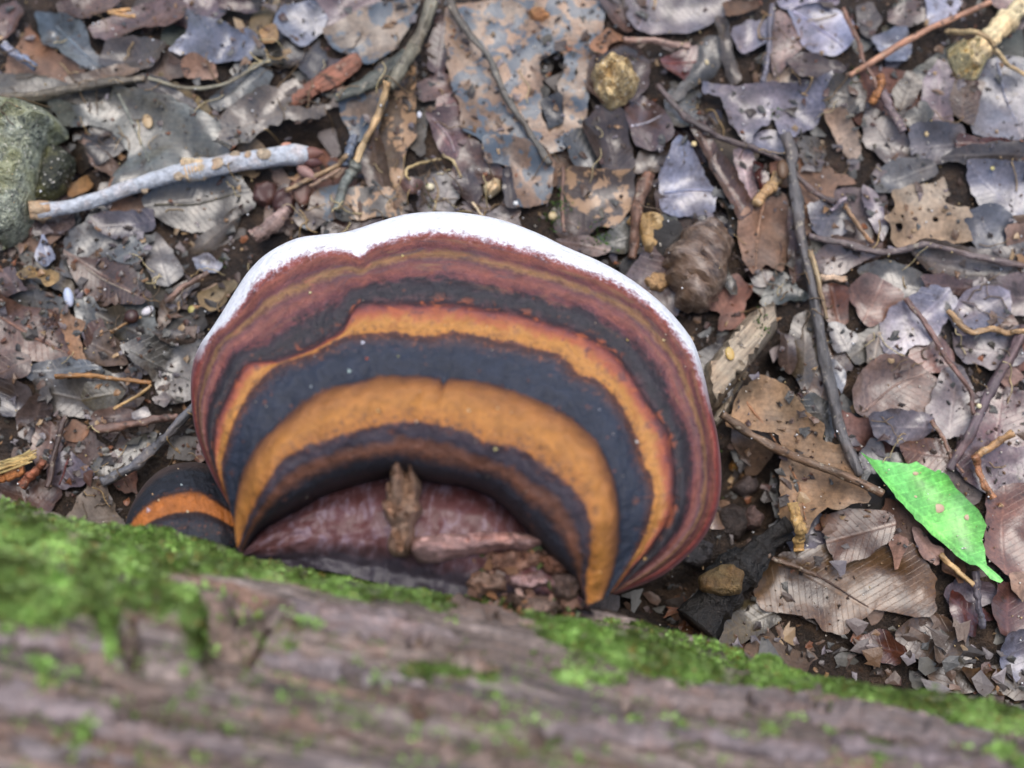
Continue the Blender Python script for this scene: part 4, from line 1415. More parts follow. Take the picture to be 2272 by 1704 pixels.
L(2, '250,860 320,1180 340,1340 200,1250 130,1020', (116, 98, 84), 'folded brown leaf flank along the forked stick', curl=.003)
L(2, '40,1200 330,1220 360,1380 0,1400 0,1300', (110, 106, 98), 'grey speckled leaf meeting the white rim at the top', M_MOT2)
L(2, '720,1200 850,1080 905,1230 860,1320', (98, 80, 76), 'small grey brown triangular scrap above the white rim', curl=.002)
L(2, '380,1190 450,1145 525,1180 500,1265 430,1255', (118, 86, 76), 'small fluted brown scale near the pale round seed', M_FIB, curl=.003)
L(2, '1040,1120 1100,1080 1145,1340 1060,1330', (62, 50, 46), 'very dark narrow strip below the mottled leaf')
L(2, '1440,920 1570,840 1695,1050 1560,1105 1480,1015', (104, 106, 104), 'grey scrap hanging from the mottled leaf', M_SKIN)
L(2, '1570,800 1700,700 1830,740 1860,900 1880,1060 1700,1090 1620,950', (86, 70, 62), 'dark brown crumbly leaf below the yellow pebble', amp=.003)
L(2, '1290,640 1420,620 1445,760 1340,830', (58, 62, 66), 'blue black curled flake in the hole of the mottled leaf', lift=-.001)
L(2, '1430,1100 1740,1120 1875,1125 1855,1330 1760,1450 1700,1440 1480,1320 1440,1200', (112, 98, 88), 'brown leaf with a pale edge and dark middle above the white rim', M_MOT2, amp=.0018, curl=.002)
L(2, '1380,1340 1480,1330 1680,1450 1540,1560 1400,1510', (96, 82, 74), 'dark grey brown scrap touching the rim below the pale edged leaf')
L(2, '1400,1530 1600,1540 1740,1600 1640,1659 1480,1600', (132, 112, 106), 'pinkish grey scrap against the upper right of the white rim')
L(2, '1830,640 1960,590 2090,740 2130,900 2010,965 1900,925 1870,800', (104, 76, 70), 'red brown wet leaf with a pale rib below the yellow pebble', M_SKIN, rib='1875,810 1990,780 2120,725', ribc=(170, 165, 170))
L(2, '1740,270 1890,255 1985,400 1965,560 1880,640 1700,680 1600,560 1620,420', (88, 66, 56), 'dark brown cupped leaf behind the yellow pebble', amp=.0015, curl=.003)
L(2, '1620,280 1730,165 1825,230 1740,280 1705,355 1615,345', (176, 126, 88), 'orange tan leaf scrap above the yellow pebble', M_DRY, curl=.002)
L(2, '1680,0 1830,20 1885,180 1830,205 1730,120', (110, 88, 82), 'brown purple leaf lobe at the top beside the veined leaf')
L(2, '1880,-10 2300,-10 2480,10 2450,110 2320,180 2212,200 2080,215 1950,205 1880,130', (132, 124, 130), 'broad mauve grey leaf with fine net veins at the top', M_SKIN, rib='1990,-10 1960,100 1920,210', amp=.0012)
L(2, '2070,380 2212,310 2300,300 2320,430 2240,530 2100,440', (126, 66, 58), 'dark red wet leaf left of the torn mauve leaf', M_SKIN, rib='2080,410 2200,400 2310,390')
# --- upper right
L(3, '100,300 150,245 240,265 265,380 200,480 60,560 0,650 -60,620 0,540 80,440', (108, 106, 100), 'grey rolled leaf pointing up to the net veined leaf', amp=.002, curl=.004)
L(3, '210,130 290,150 330,320 390,470 330,520 260,360', (104, 92, 80), 'narrow olive brown strip beside the grey rolled leaf', curl=.002)
L(3, '560,120 650,80 770,200 770,300 690,400 600,490 575,400', (138, 108, 98), 'pinkish brown leaf between two lavender leaves at the top')
L(3, '340,180 440,135 575,150 560,265 450,315 400,335 335,240', (154, 148, 162), 'lavender leaf with an orange flank above the torn mauve leaf', M_SKIN)
L(3, '710,50 860,20 990,40 1095,130 1095,250 1000,335 880,335 780,295 725,140', (164, 164, 188), 'broad lavender leaf left of the thin dark stem near the top', M_SKIN, amp=.002, rib='720,60 880,150 1050,300')
L(3, '270,30 480,-10 490,50 290,115', (122, 88, 60), 'brown leaf wedge at the top edge', M_DRY)
L(3, '640,-10 1000,-10 990,40 860,20 700,60', (150, 142, 160), 'lavender scrap cut by the top edge', M_SKIN)
L(3, '1340,60 1560,10 1600,110 1450,180 1340,150', (108, 88, 80), 'dull brown leaf behind the straight pink stalk')
L(3, '1590,-10 1810,-10 1795,70 1700,145 1600,145', (168, 174, 198), 'pale blue leaf at the top edge behind the pink stalk', M_SKIN)
L(3, '1240,250 1430,185 1490,300 1445,385 1330,395 1275,320', (154, 160, 180), 'blue grey leaf below the straight pink stalk', M_SKIN)
L(3, '1140,30 1230,0 1290,120 1230,230 1160,190', (72, 60, 56), 'very dark leaf gap piece right of the thin dark stem')
L(3, '680,400 850,350 1000,380 1060,440 920,500 760,480', (88, 66, 58), 'dark red brown crumbly leaf above the torn mauve leaf', amp=.0026)
L(3, '1960,420 2050,395 2230,420 2230,770 2170,900 2000,910 1890,870 1870,780 1910,620', (134, 134, 144), 'large grey leaf at the right border with a straight rib', M_SKIN, rib='2030,410 2110,640 2190,860')
L(3, '1700,560 1800,485 1955,540 1920,630 1870,820 1790,765 1710,680', (112, 96, 86), 'brown stained leaf left of the large grey leaf')
L(3, '1570,520 1680,390 1760,520 1700,640 1730,800 1630,770 1570,650', (142, 122, 126), 'pinkish mauve leaf left of the brown stained leaf', M_SKIN)
L(3, '1375,580 1470,460 1555,540 1500,660 1420,690', (92, 78, 58), 'small dark olive leaf above the grey purple stick')
L(3, '1400,760 1560,650 1620,760 1520,820', (104, 104, 96), 'grey olive scrap beside the grey purple stick')
L(3, '1190,680 1330,755 1540,1000 1340,1040 1195,920', (104, 94, 90), 'brown triangular leaf right of the tan wedge', M_SKIN)
L(3, '930,500 1100,490 1190,600 1150,720 980,700 900,620', (88, 80, 66), 'dark mossy scrap below the end of the pink stalk', amp=.003)
L(3, '1480,820 1800,820 1830,1000 1560,1050 1500,980', (118, 112, 114), 'grey mauve leaf above the tan leaf with holes', M_SKIN)
L(3, '1820,880 2100,920 2212,930 2212,1000 1840,990 1790,930', (104, 58, 46), 'rust red strip under the large grey leaf')
L(3, '1820,970 2230,930 2230,1090 1850,1060 1690,1015', (90, 82, 78), 'dark grey brown strip above the right hand grey leaf')
L(3, '1850,1060 2230,1100 2230,1410 2100,1430 1960,1340 1880,1180', (138, 138, 152), 'wide lavender grey leaf at the right border beside the tan leaf', M_SKIN)
L(3, '1240,1120 1400,1035 1600,1050 1630,1120 1500,1180 1370,1230 1260,1260', (112, 112, 110), 'grey leaf above the tan leaf with holes', M_SKIN)
L(3, '1180,1200 1260,1260 1330,1450 1290,1560 1200,1400', (136, 124, 134), 'mauve scrap left of the tan leaf with holes', M_SKIN)
L(3, '1820,1380 2000,1340 2120,1420 2110,1620 1960,1640 1860,1520', (112, 114, 122), 'bluish grey crumpled leaf right of the tan leaf with holes', M_SKIN, amp=.003)
L(3, '2080,1480 2230,1430 2230,1670 2120,1670', (160, 130, 114), 'pinkish tan leaf at the right border under the grey leaf', M_DRY)
L(3, '1300,1430 1370,1330 1365,1230 1480,1190 1620,1175 1700,1135 1755,1250 1705,1295 1835,1340 1860,1420 1790,1410 1890,1560 1750,1570 1600,1550 1480,1590 1390,1600 1335,1545 1330,1460', (190, 168, 138), 'pale tan leaf with black holes right of the dark twig', M_DRY, amp=.002, holes='1375,1465 1420,1445 1440,1470 1400,1500|1425,1385 1450,1375 1455,1395 1435,1400|1640,1395 1665,1390 1660,1412', lift=.001, rag=.6, grow=1.03)
L(3, '740,900 880,860 940,960 900,1100 790,1060', (104, 98, 88), 'grey brown scrap right of the dark upright twig top')
L(3, '470,860 620,850 660,1000 560,1000 450,940', (150, 154, 178), 'pale lavender scrap peeping from under the torn mauve leaf', M_SKIN)
L(3, '150,520 400,560 700,555 870,540 950,505 905,620 935,700 885,780 800,815 720,885 630,865 600,740 500,835 450,935 395,915 350,840 310,800 270,680 270,600 150,610', (142, 136, 150), 'torn mauve grey leaf shaped like a wide T with a straight upper edge', M_SKIN, amp=.0016, curl=.002, lift=.0015, rag=.55, grow=1.03)
L(3, '910,735 1030,715 1085,800 1155,960 1105,1035 1040,930 955,810', (196, 168, 142), 'tan wedge shaped leaf right of the torn mauve leaf', M_DRY, curl=.003)
L(3, '-20,920 60,930 130,1080 215,1220 205,1350 80,1360 -30,1375 -110,1340 -120,1120', (140, 144, 166), 'smooth blue lavender leaf above the brown nut', M_SKIN, rib='-110,1230 60,1220 200,1230')
L(3, '330,990 440,975 495,1200 430,1275 370,1180', (158, 138, 146), 'ridged pinkish leaf left of the tan twig stub', M_FIB)
L(3, '60,840 150,795 250,1010 350,1130 445,1330 350,1400 280,1260 200,1100 130,950', (102, 74, 60), 'dark brown leaf with combed veins above the brown nut', M_FIB, curl=.002)
L(3, '455,1060 530,1075 575,1200 530,1255 480,1140', (84, 40, 34), 'glossy dark red bud scale beside the tan twig stub', M_SKIN)
L(3, '820,1330 960,1290 1080,1340 1070,1480 940,1540 840,1460', (120, 120, 130), 'bluish crumpled scrap right of the dark upright twig', M_SKIN, amp=.003)
L(3, '380,1420 500,1325 650,1275 690,1450 700,1600 650,1740 560,1670 480,1765 400,1640', (160, 124, 98), 'tan pink leaf with a straight rib beside the brown nut', M_DRY, rib='530,1300 500,1500 480,1750', amp=.0015, curl=.003)
L(3, '690,1280 740,1260 790,1500 780,1740 720,1800 700,1600', (96, 66, 50), 'red brown strip between the tan pink leaf and the dark upright twig')
# --- right middle
L(5, '1560,120 1800,140 2000,160 2230,110 2230,340 1950,360 1750,335 1610,290 1500,180', (114, 104, 96), 'long grey brown leaf curling over a dark gap at the right', amp=.002, curl=.003, rag=.5)
L(5, '880,190 1000,75 1250,140 1255,190 1000,315 900,255', (148, 124, 112), 'pinkish folded leaf right of the dark upright twig', M_SKIN, amp=.0016, curl=.003)
L(5, '1150,290 1350,230 1540,330 1540,450 1380,470 1250,420', (118, 114, 104), 'grey green leaf scrap below the dark gap', M_SKIN)
L(5, '1540,340 1760,330 1900,370 1880,450 1700,420 1580,440', (110, 84, 78), 'red brown leaf below the long grey brown leaf')
L(5, '1900,360 2230,330 2230,560 2050,560 1900,480', (126, 112, 112), 'mauve brown leaf at the right border below the long leaf', M_SKIN)
L(5, '1080,420 1200,335 1330,380 1425,460 1300,610 1210,645 1155,560', (150, 114, 98), 'pinkish orange leaf right of the round rust leaf')
L(5, '910,420 970,375 1065,430 1085,605 1020,660 940,585', (126, 78, 50), 'round rust brown leaf beside the dark upright twig', amp=.0025, curl=.002)
L(5, '1900,560 2120,570 2170,670 2000,680 1880,640', (132, 98, 80), 'small brown leaf above the bent tan stem')
L(5, '740,590 850,555 895,760 865,900 780,1085 715,900 700,760', (108, 96, 78), 'olive brown leaf left of the dark upright twig', M_SKIN)
L(5, '950,640 1020,630 1135,730 1080,805 1000,815', (122, 120, 118), 'grey shard right of the dark upright twig', M_SKIN)
L(5, '900,880 1000,870 1065,960 1035,1085 960,1010', (124, 124, 126), 'light grey scrap along the lower dark twig', M_SKIN)
L(5, '1200,720 1300,695 1340,830 1210,890', (144, 134, 122), 'tan grey striped scrap left of the pale lavender lobes', M_FIB)
L(5, '1500,700 1640,715 1745,800 1765,905 1700,940 1560,940 1485,860', (154, 116, 106), 'salmon brown leaf among the lavender lobes')
L(5, '1920,1090 2100,1050 2230,1090 2230,1420 2080,1460 1900,1390 1940,1230', (134, 96, 92), 'wine red leaf at the right border', M_SKIN)
L(5, '1780,690 1960,675 2160,740 2190,885 2000,920 1920,890 1850,885 1775,775', (148, 134, 138), 'lavender brown leaf right of the curved rib', M_SKIN)
L(5, '1720,540 1900,400 2100,420 2120,560 1960,690 1800,700', (150, 142, 154), 'pale mauve leaf under the bent tan stem', M_SKIN, amp=.002)
L(5, '1290,640 1450,475 1560,440 1700,415 1745,520 1680,610 1600,745 1480,765 1430,815 1325,815', (164, 160, 176), 'pale lavender lobed leaf at the middle right', M_SKIN, amp=.0018, rag=.8)
L(5, '1185,960 1300,855 1450,865 1565,950 1645,1010 1655,1100 1600,1195 1400,1195 1230,1235 1150,1185 1135,1060', (142, 118, 106), 'brown veined leaf below the pale lavender lobes', amp=.0014, rib='1190,1190 1400,1020 1560,960')
L(5, '1690,950 1790,925 1875,1040 1905,1150 1895,1245 1830,1340 1700,1350 1635,1270 1605,1180 1650,1060', (158, 140, 136), 'pinkish grey oval leaf between two dark stems', M_SKIN)
L(5, '1235,1230 1400,1195 1595,1225 1650,1300 1550,1375 1420,1410 1275,1365', (126, 116, 122), 'slate leaf with a pink rim over a black hollow', M_SKIN, curl=.003, lift=.003)
L(5, '1400,1420 1560,1390 1700,1380 1760,1480 1700,1600 1520,1560', (140, 106, 88), 'rust pink leaf above the green leaf')
L(5, '1800,1380 1960,1400 2230,1450 2230,1680 2000,1720 1800,1600', (136, 112, 116), 'mauve brown leaf under the elbowed straw', M_SKIN)
L(5, '2055,925 2150,915 2210,980 2120,1050 2045,1005', (184, 144, 128), 'small salmon pink scrap at the right border', M_DRY, curl=.003)
L(5, '780,1140 850,1095 965,1160 1015,1290 960,1390 895,1300', (112, 112, 104), 'slate olive leaf behind the tan orange leaf', M_SKIN)
L(5, '640,700 730,720 740,860 700,960 640,880', (104, 88, 82), 'small crumpled brown scrap in the dark gap by the wood slab', amp=.003)
# --- lower right
L(6, '1960,640 1980,480 1960,300 2100,250 2230,240 2230,790 2090,780', (146, 106, 90), 'reddish leaf behind the stalk end of the green leaf', M_SKIN)
L(6, '1500,1100 1640,1060 1800,1180 1780,1290 1640,1380 1440,1300 1400,1180', (96, 76, 58), 'brown rotten leaf patch near the moss at the lower right', amp=.002)
L(6, '1100,1220 1300,1150 1420,1280 1380,1380 1200,1330', (112, 66, 44), 'rusty orange crumbled leaf beside the moss', amp=.003)
L(6, '1740,900 1860,980 2060,1080 1930,1100 1900,1200 1760,1120', (104, 54, 46), 'dark red curled leaf below the stalk of the green leaf', M_SKIN, curl=.003)
L(6, '2040,870 2230,850 2230,1200 2080,1180 1990,1020', (124, 84, 76), 'wine brown leaf at the lower right border', M_SKIN)
L(6, '2080,1200 2230,1160 2230,1420 2150,1480 2070,1380', (122, 126, 148), 'blue grey leaf at the lower right border', M_SKIN)
L(6, '1650,1200 1780,1175 1805,1270 1720,1380 1635,1365', (112, 98, 86), 'greyish curled scrap next to the moss at the lower right', curl=.003)
L(6, '1780,1400 2060,1420 2020,1540 1900,1520', (140, 106, 66), 'small ochre leaf at the end of the moss band', M_DRY, curl=.002)
L(6, '180,1180 300,1080 440,970 520,1020 640,1085 540,1165 400,1230 200,1260', (102, 92, 62), 'olive brown leaf between the blackened branch and the moss')
L(6, '880,500 960,430 1100,440 1280,400 1250,480 1060,520', (124, 76, 48), 'rust strip in the shade under the tan orange leaf')
L(6, '480,930 500,760 640,675 900,635 1250,395 1345,430 1375,580 1500,640 1630,800 1630,1060 1420,1070 1250,1010 1050,1180 930,1170 850,1070 750,1050 540,1020', (128, 98, 64), 'large wet brown leaf below the tan orange leaf', amp=.0018, rib='590,690 800,770 980,860 1280,1050', ribc=(80, 60, 50), rag=.6, grow=1.03)
L(6, '920,430 1100,400 1330,420 1340,560 1180,680 1020,720 960,600', (112, 80, 56), 'folded brown leaf flap under the tip of the green leaf', amp=.002, curl=.002)
L(6, '330,-235 370,-355 540,-500 650,-425 740,-325 800,-220 915,-145 910,-60 1025,-40 1080,60 1145,200 1185,315 1000,375 915,350 860,440 795,520 735,510 660,385 640,200 660,0 620,-100 450,-130 300,-180', (186, 152, 112), 'tan orange leaf bent under a brown twig beside the green leaf', M_DRY, amp=.002, curl=.003, lift=.005, rib='420,-330 620,-60 760,200 800,450', ribc=(150, 105, 70), rag=.5, grow=1.03)
L(6, '1325,600 1380,535 1455,580 1455,650 1405,765 1375,690', (200, 156, 134), 'pink tan scrap on the wet brown leaf', M_DRY, grow=1.03)
L(6, '1495,500 1555,495 1620,590 1710,640 1655,740 1560,685 1505,590', (196, 158, 146), 'pale pink ragged scrap below the green leaf', M_DRY, grow=1.03)
L(6, '2110,800 2230,785 2230,970 2130,905', (218, 180, 154), 'pale peach leaf edge at the right border', M_DRY)
L(1, '1180,420 1260,355 1385,395 1395,475 1280,495 1205,505', (186, 146, 120), 'pinkish tan star shaped scrap at the upper left', M_DRY, curl=.002, grow=1.03)
L(1, '1680,180 1772,158 1792,252 1700,285', (190, 148, 86), 'orange square flake on the blue grey leaf', M_DRY, curl=.001, grow=1.03)
L(4, '130,330 200,260 270,290 392,310 392,372 310,405 260,350 160,372', (196, 166, 110), 'yellow tan flakes stuck together below the rock', M_DRY, curl=.002, grow=1.03)
L(1, '430,1170 560,1125 605,1200 450,1265', (176, 130, 72), 'ochre scrap between the rock and the budded twig', M_DRY)

# ------------------------------------------------------------------ scraps that fill the gaps left between those
cover = np.zeros((170, 228), bool)
_gy, _gx = np.mgrid[0:170, 0:228]
_gp = np.stack([_gx.ravel() * 10 + 5, _gy.ravel() * 10 + 5], 1).astype(float)
for _q in PLACED:
    m_ = (_gp[:, 0] > _q[:, 0].min() - 10) & (_gp[:, 0] < _q[:, 0].max() + 10) & (_gp[:, 1] > _q[:, 1].min() - 10) & (_gp[:, 1] < _q[:, 1].max() + 10)
    ii_ = np.where(m_)[0]
    cover.ravel()[ii_] |= inside(_gp[ii_], _q)
for _s in (CUR[-1] + ' 900,1300', '260,1200 272,1100 330,1020 420,1000 520,1040 520,1250', '-60,1080 2270,1545 2270,1760 -60,1760'):
    cover.ravel()[:] |= inside(_gp, px('D', _s))
MARKS = [('the pale budded twig', (380, 400)), ('the lichened rock', (60, 400)), ('the brown nut', (1560, 580)), ('the grey wood slab', (1650, 800)), ('the green leaf', (2060, 1150)),
         ('the young bracket', (400, 1110)), ('the white rim', (900, 470)), ('the big mottled leaf', (1130, 190)), ('the cream stalk', (2200, 120)), ('the yellow pebble', (1370, 165)),
         ('the torn mauve leaf', (1700, 230)), ('the dark upright twig', (1810, 640)), ('the tan leaf with holes', (2060, 480)), ('the forked stick', (880, 220)), ('the long slate twig', (330, 980)),
         ('the tan orange leaf', (1780, 980)), ('the pale lavender lobes', (2000, 700)), ('the orange stalk', (220, 830)), ('the wet brown leaf', (1840, 1290)), ('the orange bark sliver', (700, 170)),
         ('the pink stalk', (2040, 80)), ('the left border', (30, 950)), ('the net veined leaf', (1470, 40))]
CN = [('brown', (100, 78, 64)), ('dark brown', (72, 58, 50)), ('mauve grey', (124, 116, 120)), ('slate', (98, 98, 96)), ('rust', (124, 84, 62)), ('tan', (152, 120, 88)), ('grey', (116, 112, 104)), ('blackish', (56, 50, 46)), ('pinkish', (146, 118, 108))]
SH = ['three cornered', 'notched', 'narrow', 'blunt', 'ragged', 'pointed']
_used = set()
_r = np.random.default_rng(77)


def shape(kind, L, r):
    if kind == 'three cornered': p = [(0, .6), (.55, -.4), (-.5, -.35), (-.3, .1)]
    elif kind == 'notched': p = [(-.5, .3), (0, .1), (.45, .35), (.5, -.3), (.05, -.45), (-.5, -.3)]
    elif kind == 'narrow': p = [(-.7, .05), (-.1, .2), (.7, .1), (.65, -.12), (0, -.2)]
    elif kind == 'blunt': p = [(-.5, .35), (.4, .4), (.5, -.3), (-.4, -.4)]
    elif kind == 'ragged': p = [(-.5, .2), (-.2, .5), (.05, .25), (.4, .45), (.5, 0), (.2, -.2), (.1, -.5), (-.3, -.3)]
    else: p = [(-.6, 0), (-.1, .35), (.35, .3), (.7, 0), (.2, -.35), (-.2, -.3)]
    p = np.array(p) * L + r.normal(0, L * .06, (len(p), 2))
    a = r.uniform(0, 2 * math.pi)
    return p @ np.array([[math.cos(a), math.sin(a)], [-math.sin(a), math.cos(a)]])


for _s in HOLLOW:
    cover.ravel()[:] |= inside(_gp, px('D', _s))
free = np.where(~cover.ravel())[0]
_n = 0
for _try in range(900):
    if _n >= 95 or not len(free):
        break
    c_ = _gp[_r.choice(free)]
    kind = SH[_r.integers(len(SH))]
    cname, crgb = CN[_r.integers(len(CN))]
    Lp = _r.uniform(90, 180)
    best = None
    ds = [np.hypot(c_[0] - m[0], c_[1] - m[1]) for _, m in MARKS]
    for k_ in np.argsort(ds)[:5]:
        nm, m = MARKS[k_]
        dx, dy = c_[0] - m[0], c_[1] - m[1]
        rel = ('below' if dy > 0 else 'above') if abs(dy) > abs(dx) else ('right of' if dx > 0 else 'left of')
        lab = f'small {kind} {cname} leaf scrap {rel} {nm}'
        key = (kind, cname, rel, nm)
        if key not in _used and not any(u[1] == cname and u[3] == nm and u[2] == rel for u in _used):
            best = (lab, key); break
    if best is None:
        continue
    _used.add(best[1])
    poly = shape(kind, Lp, _r) + c_
    leaf('D', poly, tuple(int(v * _r.uniform(.92, 1.08)) for v in crgb), best[0], [M_WET, M_SKIN, M_WET, M_DRY][_r.integers(4)] if cname not in ('tan', 'rust') else M_DRY, amp=.0015, curl=.0018, name='leaf_scrap', group='small leaf scraps in the litter', seed=500 + _n, rag=.6, step=1.5, register=False, grow=1.0)
    ii_ = np.where((np.abs(_gp[:, 0] - c_[0]) < 150) & (np.abs(_gp[:, 1] - c_[1]) < 150))[0]
    hit_ = inside(_gp[ii_], poly)
    cover.ravel()[ii_[hit_]] = True
    free = np.where(~cover.ravel())[0]
    _n += 1

for _reg, _s, _c, _l, _m, _k in QUEUE:
    leaf(_reg, _s, _c, _l, _m, register=False, **_k)

# ------------------------------------------------------------------ crumbs that came down last
bed('leaf_crumbs', 'brown and tan crumbs sprinkled over the leaves', 5200, (.0007, .0034), (-.24, .24), (-.15, .2), (.0001, .0007), 23, PAL2 + PAL, .4, False, keep=lambda x, y: fbm(x * 28, y * 28, 0, 91, 3) > -.08)
_lw = place(px('D', '-40,480 430,460 440,1090 -40,1100'), .002)[:, :2]
bed('leaf_crumbs', 'crumbled leaf bits lying thick at the left below the rock', 900, (.0014, .0055), (-.20, -.08), (-.08, .07), (.0001, .0012), 24, PAL + PAL2, .3, False, keep=lambda x, y: inside(np.stack([x, y], 1), _lw) & (fbm(x * 40, y * 40, 0, 92, 3) > -.05))
bed('leaf_crumbs', 'dark and brown leaf bits spread over the upper litter', 1500, (.0016, .0075), (-.2, .2), (-.06, .17), (.0001, .0010), 25, PAL + PAL2, .3, False, keep=lambda x, y: fbm(x * 30, y * 30, 0, 93, 3) > .06)


bed('leaf_crumbs', 'damp dark leaf bits matted over the larger leaves', 900, (.002, .008), (-.2, .2), (-.08, .17), (.0001, .0006), 26, [tuple(v * .7 for v in p) for p in PAL], .10, False, keep=lambda x, y: fbm(x * 24, y * 24, 0, 95, 3) > .05)


_wb = place(px(6, '430,900 480,720 640,630 900,600 1250,360 1400,400 1430,560 1560,620 1690,800 1690,1060 1420,1100 1250,1040 1050,1200 900,1200 740,1090 500,1050'), .004)[:, :2]
_lr = place(px('D', '1380,1290 1560,1200 1700,1250 2260,1380 2260,1590 1900,1460 1500,1400'), .002)[:, :2]
bed('leaf_crumbs', 'rotten leaf bits between the wet brown leaf and the moss', 520, (.003, .012), (.03, .20), (-.13, -.04), (.0001, .0012), 27, PAL + PAL2, .15, False, keep=lambda x, y: inside(np.stack([x, y], 1), _lr) & ~inside(np.stack([x, y], 1), _wb))


# ------------------------------------------------------------------ stones, nut, wood pieces
lump(1, '-60,640 60,630 200,660 300,680 380,770 385,830 310,870 322,900 260,980 250,1100 210,1280 150,1420 60,1520 -60,1560', (255, 255, 255), 'grey green lichened rock speckled with black and pale grains at the left border', .020, M_ROCK, 'rock', rough=.18, edge=.7, freq=130, k=1.0, z0=-.004)
lump(1, '300,900 400,930 465,1000 450,1110 400,1200 300,1280 215,1290 250,1100', (130, 130, 110), 'dark olive side of the lichened rock, its shade put into the colour', .010, M_ROCK, 'stone', rough=.1, edge=.8, k=.5, z0=-.004)  # the rock's darker side as its own piece, shade painted as darker colour
lump(2, '1622,455 1680,370 1760,305 1860,350 1940,480 1900,590 1830,640 1750,690 1690,640 1640,560', (255, 255, 255), 'rough yellow quartz pebble in a brown leaf near the top', .0085, M_QUARTZ, rough=.55, edge=.6, freq=200, k=1.0)
lump(2, '1205,60 1270,35 1335,50 1362,110 1310,145 1225,110', (178, 130, 84), 'small ochre lump on the big mottled leaf', .003, name='soil_lump', cat='soil lump')
lump(2, '915,1190 960,1160 1030,1150 1042,1220 965,1275 920,1235', (214, 192, 152), 'small pale tan chip with ridges above the white rim', .003, M_SEED, 'wood_chip', 'wood chip', rough=.4, freq=500)
lump(5, '140,910 250,780 360,645 445,555 540,500 620,465 632,640 590,720 520,800 400,965 300,1090 250,1155 180,1190', (146, 132, 112), 'grey weathered wood slab with split grain beside the big bracket', 0.0085, M_WOOD, 'wood_slab', 'wood piece', rough=.07, edge=.14, freq=260, grain=48, rag=.08, k=1.15)
lump(5, '200,1255 270,1140 420,930 435,945 360,1100 300,1215 225,1300', (150, 138, 120), 'thin splinter lying along the grey wood slab', .0022, M_WOOD, 'wood_splinter', 'wood piece', rough=.1, edge=.5, freq=260, grain=60)
lump('D', '600,245 622,205 690,155 770,108 785,135 738,178 680,205 640,232', (140, 94, 74), 'orange red bark sliver left of the forked stick', 0.0014, M_WOOD, 'bark_sliver', 'bark', rough=.5, edge=.4, freq=260, grain=36)
nut = lump(12, '1405,330 1425,250 1480,175 1590,112 1690,100 1760,130 1835,220 1842,330 1830,450 1790,560 1760,640 1700,715 1600,740 1490,690 1425,580 1398,440', (255, 255, 255), 'weathered brown nut with slanting ridges beside the white rim', .0125, M_NUT, 'nut', 'nut', rough=.09, edge=1.0, freq=190, grain=-35, k=1.0, z0=-.0015, rag=1.1)
lump(2, '1840,1425 1880,1380 2000,1350 2085,1385 2085,1450 2050,1540 2010,1625 1965,1610 1925,1480', (206, 174, 122), 'crumpled pale straw coloured leaf beside the brown nut', .0035, M_DRY, 'dead_leaf', 'leaf', rough=.5, edge=.9, freq=260)
lump(12, '1240,520 1320,470 1400,480 1410,560 1370,600 1290,580', (186, 148, 104), 'small tan crumb wedged between the nut and the rim', .003, name='soil_lump', cat='soil lump', rough=.3)
# cream stalk with a ragged end, upper right
twig(3, '1880,370 1990,240 2110,120 2260,-20', 82, (226, 206, 160), 'thick cream coloured hollow stalk at the upper right corner', 74, M_WOOD, .001, .12, name='plant_stalk', cat='stalk', flat=.75)
lump(3, '1735,310 1790,265 1880,255 1960,300 1965,400 1925,485 1850,495 1765,465', (224, 204, 150), 'ragged cream chunk at the end of the thick stalk', .006, M_LUMP, 'stalk_end', 'stalk', rough=.8, edge=.4, freq=420, k=1.1)

lump(1, '1640,1180 1720,1150 1790,1180 1780,1290 1700,1330 1630,1290', (84, 58, 52), 'dark red shrivelled pod below the end buds, nearest the olive leaf', .0035, M_BUD, 'seed_pod', 'seed', rough=.4, edge=.7)
lump(1, '1780,1230 1850,1200 1900,1260 1890,1370 1820,1400 1740,1330', (76, 50, 46), 'dark red shrivelled pod with two glints below the end buds', .0038, M_BUD, 'seed_pod', 'seed', rough=.4, edge=.7)
lump(1, '1870,1190 1940,1130 2000,1170 2000,1290 1950,1340 1890,1270', (104, 76, 66), 'flattened red brown scale below the end buds', .0016, M_BUD, 'bud_scale', 'bud scale', rough=.2, edge=.6)
# dark debris by the right end of the bracket
lump(6, '230,380 330,330 440,360 452,480 385,585 260,570', (58, 48, 42), 'dark rounded clod beside the blackened branch', .006, M_LUMP, 'soil_lump', 'soil lump', rough=.2)
lump(6, '400,400 470,340 540,420 520,500 430,500', (104, 82, 74), 'small pinkish brown clod on the dark soil', .005, M_LUMP, 'soil_lump', 'soil lump', rough=.3)
lump(6, '0,640 120,560 220,600 210,700 120,760 20,740', (66, 62, 62), 'dark wet clod touching the right flank of the bracket', .005, M_LUMP, 'soil_lump', 'soil lump', rough=.3)
lump(6, '330,240 420,150 500,180 500,250 400,290', (98, 86, 82), 'grey brown crumb in the dark gap by the tan orange leaf', .004, M_LUMP, 'soil_lump', 'soil lump', rough=.3)
lump(6, '300,90 350,40 385,90 360,140 310,130', (170, 120, 60), 'tiny orange crumb in the dark gap beside the bracket', .0025, M_LUMP, 'soil_lump', 'soil lump', rough=.3)
twig(6, '700,500 600,560 480,680 330,800 200,930 60,1100', 75, (42, 39, 36), 'blackened rotting branch running under the moss edge', 130, M_LUMP, -.004, .8, name='branch', cat='branch')
lump(6, '110,820 200,760 330,720 420,780 400,920 250,940 130,900', (112, 92, 58), 'olive brown flaked patch on the blackened branch', .0035, M_LUMP, 'bark_chip', 'bark', rough=.3, z0=.012)

